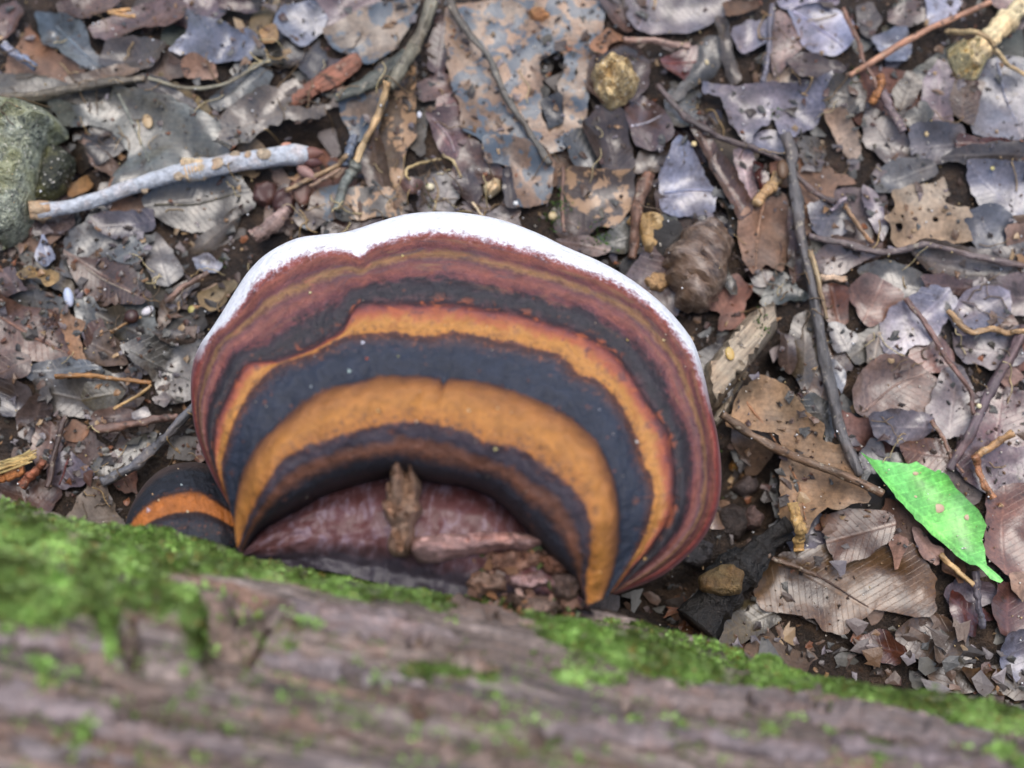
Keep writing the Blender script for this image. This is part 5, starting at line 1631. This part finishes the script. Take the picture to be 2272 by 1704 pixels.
# ------------------------------------------------------------------ twigs
def budded_twig():
    o, pts, rad = None, None, None
    p, z, rad = twig_path(1, '195,1370 330,1345 600,1275 900,1180 1150,1110 1300,1075 1500,1030 1700,1000 1900,985 1990,985', 52, 62, .0012, 90)
    pts = np.column_stack([p, z])
    loc = pts[45]
    e = empty('budded_twig', loc)
    e['_o'] = tuple(float(v) for v in loc)
    tag(e, 'pale grey twig with orange leaf scars and reddish end buds beside the rock', 'twig')
    t = np.linspace(0, 1, 90)
    rd = rad * np.interp(t, [0, .04, .1, .45, .54, .56, .62, .66, .72, .76, .9, .95, 1], [.95, 1.12, .92, .92, 1.0, 1.3, 1.28, 1.0, 1.1, 1.0, 1.02, 1.15, .9])
    v, f = tube(pts, rd, 18, .2, 3)
    def put(name, v, f, m, c):
        q = mesh_obj(name, v, f, m, e, loc=loc)
        q.color = clampc(c, .9)
        return q
    put('twig_bark', v, f, M_TWIGP, (188, 192, 196))
    vv, ff = tube(pts[:7], rd[:7] * 1.06, 18, .34, 5)
    put('cut_end', vv, ff, M_TWIGP, (186, 160, 128))
    for k, (a, b, c) in enumerate(((49, 57, (206, 176, 118)),)):
        w_ = np.linspace(0, 1, 40)
        cen_ = np.stack([np.interp(w_, np.linspace(0, 1, b - a), pts[a:b, q_]) for q_ in (0, 1, 2)], 1)
        vv, ff = tube(cen_, np.interp(w_, np.linspace(0, 1, b - a), rd[a:b]) * (1.07 + .05 * np.sin(w_ * 47 + 2 * fbm(w_ * 9, 3.0)) - .25 * (w_ > .97) - .25 * (w_ < .03)), 18, .3, 4)
        put('growth_rings', vv, ff, M_TWIGP, (200, 180, 146))
    def scar(i, du, r, c, sq=(1, .9, .35)):
        s_ = np.cross(pts[i + 1] - pts[i], [0, 0, 1]); s_ /= np.linalg.norm(s_)
        d = s_ * du + np.array([0, 0, 1]) * math.sqrt(max(0, 1 - du * du))
        b = bead(pts[i] + d * rd[i] * .97, r, c, None, 'leaf_scar', m=M_LUMP, sq=(1.15, .9, .22), parent=e, rot=.25 + i)
    scar(48, .5, .0022, (184, 164, 136)); scar(60, .1, .0024, (184, 164, 136)); scar(66, -.5, .0017, (184, 164, 136)); scar(75, -.1, .0024, (184, 164, 136))
    scar(70, -.3, .0013, (184, 164, 136)); scar(36, .95, .0015, (184, 164, 136));
    tip = pts[-1]
    ax = pts[-1] - pts[-6]; ax /= np.linalg.norm(ax)
    sd_ = np.cross(ax, [0, 0, 1])
    def bud(p0, d, ln, r, c):
        n = 14
        tt = np.linspace(0, 1, n)
        prof = np.sin(np.clip(tt * .92 + .08, 0, 1) * math.pi) ** .7 * (1 - .25 * tt)
        q = p0 + np.outer(tt, d) * ln
        vv, ff = tube(q, r * np.maximum(prof, .12), 12, .10, 8)
        b = put('bud', vv, ff, M_BUD, c)
    bud(tip - ax * .003 + np.array([0, 0, .0008]), ax * .97 - sd_ * .1, .0085, .0030, (116, 80, 68))
    bud(tip - ax * .002 + sd_ * .002, ax * .9 + sd_ * .1 - np.array([0, 0, .1]), .0075, .0026, (92, 60, 56))
    bud(tip - ax * .004 + sd_ * .0045, ax * .8 + sd_ * .55, .0085, .0024, (150, 116, 106))
    bud(pts[80] - sd_ * .0025 + np.array([0, 0, .001]), ax * .8 - sd_ * .5, .0045, .0016, (186, 134, 110))
    for a in (-.8, 0, .8):
        stamp(p[:, 0], p[:, 1] + a * rd, z + rd * .8, 1)


M_TWIGP = obj_mat('pale_twig_bark', .55, 520, 1.1, .9, .0016)
budded_twig()

twig(2, '430,330 330,420 200,500 80,560 -40,610', 55, (84, 86, 76), 'dark olive side branch forking from the upright stick', 40, lift=-.001, flat=.6)
twig(2, '590,-20 540,120 480,260 420,390 370,480 310,570', 42, (120, 114, 96), 'upper half of a forked grey brown stick at the top', 38, lift=.001)
twig(2, '315,555 220,770 150,900 85,1040', 27, (186, 158, 116), 'pale tan lower half of the forked stick', 20, lift=.001)
twig(11, '1080,260 1020,440 960,640', 62, (96, 104, 116), 'short slate blue stub under the pale stick', 55)
twig(11, '1100,640 1020,760 940,880 900,1050 850,1230', 75, (104, 108, 100), 'grey fibrous root leading down to the white rim', 50, rough=.3)
twig(2, '690,-20 760,100 880,250 960,370 1010,490 1110,670 1230,860 1300,960 1350,1040', 27, (92, 88, 80), 'long dark rib like twig across the big mottled leaf', 22, stiff=False)
twig(1, '0,610 200,600 400,560 620,520 780,500 920,490', 32, (100, 92, 78), 'flat grey olive stem above the lichened rock', 24, lift=-.0004)
twig(1, '1830,1215 2000,1130 2250,1010', 15, (150, 124, 92), 'thin tan stick under the end buds of the pale twig', 17)
twig(11, '490,915 640,840 900,690', 22, (140, 116, 96), 'split brown stick beside the end buds', 24)
twig(1, '1850,1330 1740,1430 1625,1520', 42, (150, 126, 116), 'mauve brown twig stub below the dark red seeds', 50)
twig(1, '830,40 690,55 860,85', 14, (196, 150, 96), 'short straw coloured bit in the upper left corner', 12)
twig(1, '0,270 100,340 210,410', 30, (130, 138, 156), 'short bluish stick at the upper left border', 26, M_TWIG)
twig(3, '1090,478 1250,370 1430,265 1600,172 2010,-10', 22, (176, 130, 102), 'straight pink brown stalk slanting to the top edge', 20, lift=.002, rough=.1)
twig(3, '1725,183 1900,280 2060,380 2240,475', 19, (186, 160, 116), 'thin straw crossing the thick cream stalk', 15, lift=.004)
twig(3, '1050,30 1110,140 1160,260 1190,380 1240,470 1290,580', 17, (122, 92, 76), 'thin dark stem beside the broad lavender leaf', 14)
twig(3, '1300,570 1370,700 1450,830', 32, (122, 106, 106), 'grey purple stick right of the tan wedge', 26)
twig(3, '1285,460 1300,520 1240,650', 24, (172, 114, 66), 'short orange stub above the grey purple stick', 20)
twig(3, '-160,520 -60,620 100,780 250,870 450,940 650,1020 750,1110 900,1240 1010,1290', 24, (96, 82, 78), 'long thin dark twig passing under the torn mauve leaf', 16, stiff=False, lift=.0005)
twig(3, '675,860 715,1000 710,1090 750,1300 780,1500 815,1659 860,1860 900,2090 940,2330 980,2550 1010,2750 1070,2930 1135,3085', 44, (92, 88, 86), 'long dark upright twig ending beside the green leaf', 30, lift=.0006, rough=.22, n=110, nseg=14)
twig(5, '835,150 870,280 905,420 940,600', 16, (150, 130, 98), 'tan bark strip along the dark upright twig', 12)
twig(5, '820,50 960,70 1110,100 1300,158 1440,150 1570,118 1760,150 1950,190 2230,240', 24, (112, 98, 94), 'long grey brown stem crossing from the dark twig to the right border', 20, stiff=False)
twig(3, '1070,1310 1150,1430 1240,1560', 15, (156, 122, 88), 'thin tan stick left of the pale tan leaf', 12)
twig(3, '980,1350 1020,1310 1070,1270', 16, (140, 132, 140), 'tiny grey stick near the dark upright twig', 14)
twig(3, '485,1310 540,1235 600,1175 640,1120', 34, (184, 152, 108), 'tan horn shaped twig stub with a dark hollow tip', 46, rough=.12, name='twig_stub')
bead(on_ground(3, '645,1110', .0022), .0030, (92, 66, 40), 'dark hollow tip of the tan twig stub', 'twig_tip', 'twig', sq=(.7, 1.25, .4))
twig(2, '1990,1105 1930,1280 1905,1420 1885,1659', 42, (116, 86, 68), 'red brown stem beside the crumpled straw leaf', 26)
twig(5, '255,1235 430,1335 600,1430 850,1560 1050,1655 1250,1760', 26, (112, 90, 70), 'brown twig lying across the tan orange leaf', 24, lift=.005, rough=.15)
twig(6, '705,350 735,500 758,655', 36, (186, 152, 96), 'grooved straw peg standing against the tan orange leaf', 32, M_WOOD, .006, .1, name='straw_peg', cat='straw', flat=.6)
twig(5, '1460,460 1560,590 1660,730 1750,870 1830,980 1885,1070 1912,1215', 19, (122, 92, 82), 'curved brown rib on the pale lavender lobes', 13, stiff=False, name='leaf_stalk', cat='stalk')
twig(5, '1625,1250 1700,1350 1740,1470 1840,1595', 14, (136, 104, 86), 'thin stem above the green leaf', 8, name='leaf_stalk', cat='stalk', stiff=False)
twig(5, '2240,640 2130,850 2050,980 1960,1170 1890,1310 1810,1450 1750,1570', 36, (98, 82, 84), 'dark purple brown twig slanting at the right border', 30)
twig(5, '1730,535 1810,620 1890,680 2010,665 2110,680 2240,680', 20, (182, 146, 104), 'bent tan stem on the mauve leaf at the right', 18, stiff=False)
twig(5, '2155,1335 2030,1410 1905,1490', 24, (180, 142, 96), 'upper arm of the elbowed straw at the right', 22, name='straw', cat='straw', lift=.001)
twig(5, '1900,1485 1940,1580 1985,1680 2030,1760', 24, (176, 122, 84), 'lower arm of the elbowed straw at the right', 20, name='straw', cat='straw', lift=.001)
twig(6, '1690,668 1800,770 1935,890', 18, (200, 166, 116), 'thin straw under the stalk end of the green leaf', 15, name='straw', cat='straw')
twig(6, '1920,780 1930,930 1960,1150', 22, (92, 88, 96), 'dark slate stick at the lower right', 18)
twig(6, '560,680 720,740 880,800', 18, (98, 78, 62), 'short dark rib on the wet brown leaf', 14)
twig(4, '340,965 470,955 600,962 800,985 960,1002', 17, (154, 112, 66), 'thin orange stalk lying level at the left', 12, name='plant_stalk', cat='stalk')
twig(4, '720,1175 800,1130 880,1085 965,1020', 12, (170, 142, 96), 'fine straw under the thin orange stalk', 8, name='straw', cat='straw')
twig(4, '600,1312 740,1290 870,1268 1000,1245 1140,1228', 26, (120, 94, 82), 'bent brown twig left of the big bracket', 24)
twig(4, '1245,1155 1130,1280 1010,1405 930,1480 850,1550 740,1605 640,1655', 28, (98, 98, 102), 'long slate twig leaning down to the young bracket', 36, lift=.002)
twig(4, '405,1220 370,1340 335,1480 310,1590 295,1680', 17, (78, 62, 56), 'dark upright stem beside the rust brown leaf', 20)
twig(4, '1050,480 1180,380 1330,290', 20, (128, 102, 88), 'brown twig above the tan olive leaf', 18)
twig(4, '-20,1628 60,1600 135,1575', 30, (184, 122, 74), 'bright orange wood sliver by the moss', 26, M_WOOD, name='wood_sliver', cat='wood piece')
twig(4, '120,1680 190,1600 265,1525', 30, (150, 96, 72), 'red brown wood sliver beside the orange one', 26, M_WOOD, name='wood_sliver', cat='wood piece')
twig(4, '700,680 800,620 900,580', 10, (150, 118, 78), 'fine tan rootlet below the hair veined leaf', 8, name='straw', cat='straw')
twig(10, '640,330 760,365 880,368 980,345 1080,280 1160,240', 9, (140, 134, 112), 'curved pale rootlet above the big grey leaf', 7, name='rootlet', cat='root', stiff=False)
twig(2, '440,1150 418,1100 440,1060 540,1030 640,1010', 10, (176, 152, 104), 'looped pale rootlet above the white rim', 8, name='rootlet', cat='root', stiff=False)
twig(2, '650,985 720,1020 750,1080 778,1130', 10, (176, 156, 112), 'short pale rootlet right of the looped one', 8, name='rootlet', cat='root', stiff=False)
twig(2, '850,1290 890,1345 915,1390', 8, (206, 186, 150), 'fine pale straw standing at the rim', 6, name='straw', cat='straw')
twig(2, '1440,1060 1430,1260 1440,1480', 12, (112, 86, 72), 'thin brown stem in front of the pale edged leaf', 12, name='leaf_stalk', cat='stalk')
twig(2, '1830,232 2000,240 2150,262 2260,275', 18, (158, 128, 112), 'pink brown leaf stalk below the net veined leaf', 26, name='leaf_stalk', cat='stalk')
twig(7, '1130,0 1120,100 1110,250 1090,340', 13, (108, 104, 112), 'thin grey stem left of the broad lavender leaf', 12, name='leaf_stalk', cat='stalk')
twig(5, '905,330 980,325 1080,332', 18, (206, 176, 146), 'short cream stub beside the dark upright twig', 22, M_WOOD, name='straw', cat='straw')


def fibre_bundle():
    e = empty('fibre_bundle', on_ground(4, '80,1520'))
    e['_o'] = tuple(float(v) for v in e.location)
    tag(e, 'frayed straw coloured bundle of fibres at the left border above the moss', 'fibre bundle')
    r = np.random.default_rng(4)
    for k in range(12):
        y0 = 1480 + k * 9 + r.uniform(-8, 8)
        p, z, rad = twig_path(4, f'-40,{y0 + 40} 90,{y0 + r.uniform(-10, 10)} {200 + r.uniform(-30, 20)},{y0 - 45}', 9, 6, .0006 + r.uniform(0, .001), 24)
        v, f = tube(np.column_stack([p, z]), rad, 6, .1, k)
        q = mesh_obj('fibre', v, f, M_WOOD, e, loc=np.array(e['_o']))
        q.color = clampc((190, 168, 112), r.uniform(.7, 1))


fibre_bundle()

# ------------------------------------------------------------------ the green leaf
GO = '1118,38 1250,58 1400,66 1480,78 1528,62 1560,82 1640,132 1660,120 1722,162 1740,190 1782,240 1835,280 1880,335 1920,380 1952,440 1972,482 1955,530 1942,575 1962,640 1968,740 2030,800 2066,840 2046,858 1980,832 1940,780 1900,742 1860,735 1780,672 1700,600 1620,542 1560,480 1500,442 1490,420 1440,372 1425,350 1370,312 1362,285 1300,222 1240,150 1180,90'
green = leaf(6, GO, (112, 190, 96), 'fresh bright green toothed leaf with pinkish spots at the right', M_GREEN, lift=.004, grow=1.0, ribtube=False, amp=.0016, curl=.0008, rib='1118,38 1400,230 1700,500 1960,770', ribc=(96, 190, 92), rag=.10, name='green_leaf', sm=False, k=1.0, step=.9)
gz = BVHTree.FromPolygons([green.matrix_world @ v.co + green.location for v in green.data.vertices], [p.vertices[:] for p in green.data.polygons])
for s_, r_ in (('1660,372', .0020), ('1512,145', .0010), ('1850,430', .0013), ('1510,298', .0006), ('1900,345', .0006)):
    for d_ in rays(px(6, s_)):
        h_ = gz.ray_cast(CV, Vector(d_).normalized())
        if h_[0] is not None:
            bead(np.array(h_[0]), r_, (190, 160, 130), None, 'leaf_spot', m=M_SEED, sq=(1, .8, .12), parent=green)

# ------------------------------------------------------------------ seeds and small round things
for reg_, s_, r_, c_, lab_, nm_, sq_, rot_ in (
        (2, '570,1170', .0016, (216, 204, 170), 'small pale round seed on the soil left of the grey triangular scrap', 'seed', (1, .9, .8), 0),
        (2, '1372,1352', .0016, (206, 190, 146), 'pale yellow round seed in green moss above the white rim', 'seed', (1, 1, .8), 0),
        (4, '415,440', .0034, (190, 200, 220), 'pale blue white bean shaped seed at the left', 'seed', (.5, 1.1, .5), .25),
        (4, '935,535', .0022, (222, 218, 220), 'white teardrop seed below the hair veined leaf', 'seed', (1.1, .7, .6), .6),
        (4, '1210,508', .0016, (186, 176, 104), 'yellow green seed beside the tan olive leaf', 'seed', (1, .9, .5), .4),
        (4, '845,585', .0026, (64, 42, 36), 'dark round glossy seed below the hair veined leaf', 'seed', (1, 1, .8), 0),
        (5, '312,828', .0019, (180, 154, 84), 'yellow leaf speck lying on the grey wood slab', 'leaf_speck', (.8, 1.3, .2), .2),
        (2, '1130,1310', .0009, (226, 226, 222), 'tiny white grain above the white rim', 'grain', (1, 1, .8), 0),
        (2, '505,725', .0011, (200, 206, 214), 'little pale grain beside the purple brown leaflet', 'grain', (.8, 1.2, .7), 0),
        (3, '85,915', .0010, (222, 196, 140), 'cream grain beside the combed brown leaf', 'grain', (1, 1, .7), 0),
        (3, '180,350', .0009, (190, 172, 130), 'yellow speck on the grey rolled leaf', 'grain', (.8, 1.2, .4), .3),
        (5, '1925,1165', .0009, (216, 204, 160), 'pale grain at the end of the curved rib', 'grain', (1, 1, .7), 0),
        (3, '1605,835', .0009, (186, 162, 116), 'ochre grain on the grey mauve leaf', 'grain', (.8, 1.2, .6), 0),
        (3, '2020,1075', .0008, (170, 160, 100), 'olive speck on the wide lavender grey leaf', 'grain', (1, 1, .4), 0),
        (1, '920,735', .0022, (176, 150, 110), 'tan crescent scrap on the big grey leaf', 'leaf_speck', (.8, 1.3, .2), .3)):
    bead(on_ground(reg_, s_, r_ * .3), r_, c_, lab_, nm_, 'seed' if nm_ == 'seed' else ('grain' if nm_ == 'grain' else nm_.replace('_', ' ')), sq=sq_, rot=rot_)


# ------------------------------------------------------------------ grit, rootlets, moss tufts on the ground
def grit():
    r = np.random.default_rng(9)
    V, F, C = [], [], []
    def one(p, s, c):
        o = len(V)
        for d in ((1, 0, 0), (-.5, .87, 0), (-.5, -.87, 0), (0, 0, 1), (0, 0, -1)):
            V.append(np.array(p) + np.array(d) * s * r.uniform(.6, 1.1))
            C.append(np.array(c) * r.uniform(.8, 1.1))
        for a, b in ((0, 1), (1, 2), (2, 0)):
            F.append((o + a, o + b, o + 3)); F.append((o + b, o + a, o + 4))
    for _ in range(1500):
        x, y = r.uniform(-.22, .22), r.uniform(-.12, .18)
        if in_log(x, y):
            continue
        j, i = cells(x, y)
        c = [lin((214, 206, 190)), lin((190, 166, 116)), lin((150, 120, 84)), lin((232, 232, 230))][r.integers(4)]
        one((x, y, H[j, i] + .0003), r.uniform(.00025, .0007), c)
    o = mesh_obj('pale_grit', np.array(V), F, M_CRUMB, sm=True, col=np.array(C))
    tag(o, 'pale mineral grit scattered on the leaves', None, None, 'stuff')
    # specks on the bracket
    dg = bpy.context.evaluated_depsgraph_get()
    vs, fs = [], []
    for ob in bpy.data.objects:
        if ob.parent and ob.parent.name.startswith('bracket_fungus') and ob.name.split('.')[0] in ('cap', 'growing_margin', 'old_crown'):
            off = np.array(ob.parent.location) + np.array(ob.location)
            n = len(vs)
            vs += [Vector(off) + v.co for v in ob.data.vertices]
            fs += [tuple(q + n for q in p.vertices) for p in ob.data.polygons]
    bv = BVHTree.FromPolygons(vs, fs)
    V, F, C = [], [], []
    S = [('783,740', 7, (240, 240, 250)), ('755,802', 6, (190, 210, 200)), ('672,835', 4, (180, 190, 190)), ('670,632', 6, (214, 204, 150)), ('870,553', 5, (196, 176, 110)), ('900,911', 4, (220, 200, 170)),
         ('816,888', 6, (216, 180, 120)), ('1012,887', 5, (206, 190, 150)), ('1075,882', 4, (200, 180, 140)), ('1070,970', 7, (206, 196, 130)), ('1355,735', 5, (200, 170, 90)), ('1295,885', 4, (150, 150, 156)),
         ('1325,938', 4, (160, 150, 146)), ('1375,955', 6, (206, 204, 196)), ('1480,640', 3, (200, 180, 120)), ('1433,735', 6, (200, 180, 130)), ('792,775', 6, (170, 80, 50)), ('680,770', 3, (170, 180, 180)),
         ('1296,1236', 4, (214, 170, 110)), ('1393,1207', 6, (206, 164, 100)), ('1490,1235', 4, (190, 160, 120)), ('392,1048', 4, (190, 206, 206)), ('343,1081', 4, (230, 210, 170)), ('330,1068', 4, (220, 180, 130)),
         ('385,1013', 4, (206, 180, 150)), ('343,1013', 4, (220, 210, 200)), ('405,1105', 5, (200, 190, 160)), ('321,1103', 12, (190, 160, 160)), ('1440,1115', 3, (170, 120, 60)), ('860,770', 3, (150, 150, 90)),
         ('1040,1010', 3, (160, 110, 90)), ('1290,1030', 3, (150, 110, 60)), ('720,520', 3, (230, 230, 240))]
    for _ in range(26):
        S.append((f'{r.uniform(540, 1480):.0f},{r.uniform(620, 1100):.0f}', r.uniform(1.5, 3), (190, 176, 150)))
    for s, k, c in S:
        h = bv.ray_cast(CV, Vector(rays(px('D', s))[0]).normalized())
        if h[0] is not None:
            one(np.array(h[0]), k * .158e-3 * .95, lin(c))
    o = mesh_obj('grit', np.array(V), F, M_CRUMB, sm=True, col=np.array(C))
    tag(o, 'tiny pale grains sprinkled on the two brackets', None, None, 'stuff')


grit()


def rootlets():
    r = np.random.default_rng(12)
    V, F, C = [], [], []
    zones = [px('D', s) for s in ('260,560 620,640', '120,930 420,1080', '840,340 1060,460', '1640,580 1760,700', '560,80 760,260', '330,1000 470,1120', '30,120 260,300', '1480,60 1860,260', '1850,620 2200,900', '600,430 800,500')]
    for k in range(230):
        z = zones[r.integers(len(zones))] if k < 150 else px('D', '0,0 2212,1000')
        c = r.uniform(z[0], z[1])
        a, L = r.uniform(0, 6.28), r.uniform(25, 90)
        p = [c]
        for _ in range(5):
            a += r.normal(0, .5)
            p.append(p[-1] + L / 5 * np.array([math.cos(a), math.sin(a)]))
        q = resample(np.array(p), 14)
        w_ = place(q, .004)
        if in_log(w_[:, 0], w_[:, 1], .002).any():
            continue
        j, i = cells(w_[:, 0], w_[:, 1])
        zz = np.convolve(np.pad(H[j, i], 2, mode='edge'), np.ones(5) / 5, 'valid') + .0006
        v, f = tube(np.column_stack([w_[:, :2], zz]), r.uniform(.00012, .00026), 4, 0)
        o = len(V)
        V += v.tolist(); F += [tuple(x + o for x in t) for t in f]
        cc = np.array(lin([(160, 134, 92), (120, 98, 70), (186, 168, 124), (96, 80, 62)][r.integers(4)]))
        C += [cc] * len(v)
    o = mesh_obj('rootlets', np.array(V), F, M_CRUMB, col=np.array(C))
    tag(o, 'fine tangled rootlets among the leaf scraps', None, None, 'stuff')


rootlets()


def ground_moss():
    r = np.random.default_rng(15)
    V, F, C = [], [], []
    for s, n, sp in (('1205,430', 60, 16), ('1195,455', 50, 14), ('1290,505', 70, 20), ('1640,690', 24, 12), ('1650,715', 20, 10), ('470,550', 12, 8), ('640,520', 20, 12), ('1850,150', 16, 14), ('1690,230', 10, 10), ('930,420', 24, 16), ('1560,1020', 30, 22)):
        c = px('D', s)[0]
        for _ in range(n):
            q = place(np.array([c + r.normal(0, sp, 2)]), .004)[0]
            j, i = cells(q[0], q[1])
            b = np.array([q[0], q[1], H[j, i]])
            a = np.array([r.normal(0, .6), r.normal(0, .6), 1.0]); a /= np.linalg.norm(a)
            sd_ = np.cross(a, r.normal(0, 1, 3)); sd_ /= np.linalg.norm(sd_)
            L_ = r.uniform(.001, .0025)
            o = len(V)
            V.extend([b - sd_ * .0003, b + sd_ * .0003, b + a * L_])
            F.append((o, o + 1, o + 2))
            cc = np.array(lin((78, 108, 40))) * r.uniform(.6, 1.4)
            C.extend([cc * .7, cc * .7, cc])
    o = mesh_obj('ground_moss', np.array(V), F, M_MOSS, col=np.array(C))
    tag(o, 'small green moss tufts among the leaves', None, None, 'stuff')


ground_moss()

# ------------------------------------------------------------------ bark crumbs resting in the bracket and beads on the log
lump('D', '838,1012 862,1000 898,1006 908,1040 902,1075 912,1100 896,1130 898,1170 880,1200 848,1202 836,1180 842,1140 826,1105 832,1060', (136, 110, 90), 'crumbly upright bark peg standing in the hollow of the bracket', .010, M_FLAKE, 'bark_peg', 'bark', rough=.45, edge=.25, z0=.066, freq=420, rag=.5, k=1.05, grain=88, reg_=False)
lump('D', '892,1162 960,1150 1040,1146 1110,1148 1168,1155 1172,1176 1130,1186 1060,1190 990,1202 930,1216 898,1212 884,1186', (168, 134, 126), 'pinkish bark strip lying level at the foot of the hollow', .007, M_FLAKE, 'bark_strip', 'bark', rough=.5, edge=.5, z0=.066, freq=240, grain=5, reg_=False)
for _s, _c, _l in (('1060,1192 1130,1186 1172,1200 1165,1228 1100,1240 1055,1222', (132, 98, 80), 'brown bark crumb just below the pinkish strip'), ('1150,1196 1215,1200 1250,1216 1240,1236 1180,1240', (120, 84, 64), 'rusty bark crumb reaching the right tip of the bracket'),
                   ('1105,1240 1170,1236 1190,1262 1140,1276 1098,1264', (150, 122, 118), 'pale mauve bark crumb under the rusty one'), ('1186,1240 1240,1236 1262,1270 1240,1300 1200,1290', (104, 84, 74), 'dark bark crumb nearest to the right tip'),
                   ('1030,1230 1090,1240 1095,1275 1040,1285 1000,1262', (128, 104, 88), 'brown bark crumb at the edge of the moss strip'), ('1110,1278 1190,1290 1230,1320 1160,1330 1100,1306', (112, 92, 80), 'dull bark crumb lying on the edge of the log')):
    lump('D', _s, _c, _l, .0045, M_FLAKE, 'bark_crumb', 'bark', rough=.5, edge=.5, z0=.0635, freq=300, reg_=False, deep=.006)
for _s, _r, _l in (('1428,1505', .0015, 'largest white round bead on the moss of the log'), ('1205,1332', .0011, 'white bead at the log edge under the right tip of the bracket'), ('1718,1468', .0012, 'faint white bead in the moss band at the lower right')):
    _hp, _np = log_hit(px('D', _s))
    bead(_hp[0] + _np[0] * _r * 1.2, _r, (240, 238, 232), _l, 'white_bead', 'bead', M_WHITE)


def rubble():
    r = np.random.default_rng(31)
    V, F, C = [], [], []
    poly = px('D', '1010,1215 1060,1185 1170,1178 1255,1205 1272,1300 1240,1345 1120,1335 1020,1290')
    for _ in range(420):
        q = r.uniform(poly.min(0), poly.max(0))
        if not inside(q[None], poly)[0]:
            continue
        p = place(q[None], r.uniform(.056, .0665))[0]
        L_ = r.uniform(.0012, .0045)
        a = r.normal(0, 1, 3); a /= np.linalg.norm(a)
        b = np.cross(a, r.normal(0, 1, 3)); b /= np.linalg.norm(b)
        c = np.cross(a, b)
        o = len(V)
        cc = np.array(lin([(120, 92, 76), (150, 118, 104), (92, 70, 58), (142, 104, 74), (70, 56, 48), (84, 96, 52)][r.integers(6)])) * r.uniform(.6, 1.2)
        for sx, sy, sz in ((-1, -1, -1), (1, -1, -1), (1, 1, -1), (-1, 1, -1), (-1, -1, 1), (1, -1, 1), (1, 1, 1), (-1, 1, 1)):
            V.append(p + (a * sx * L_ * .5 + b * sy * L_ * .3 + c * sz * L_ * .14) * r.uniform(.6, 1.1)); C.append(cc * r.uniform(.8, 1.1))
        for t in ((0, 3, 2, 1), (4, 5, 6, 7), (0, 1, 5, 4), (1, 2, 6, 5), (2, 3, 7, 6), (3, 0, 4, 7)):
            F.append(tuple(o + x for x in t))
    o = mesh_obj('bark_rubble', np.array(V), F, M_CRUMB, LOG, sm=False, col=np.array(C), loc=A0)
    tag(o, None, None, None, 'stuff')


rubble()
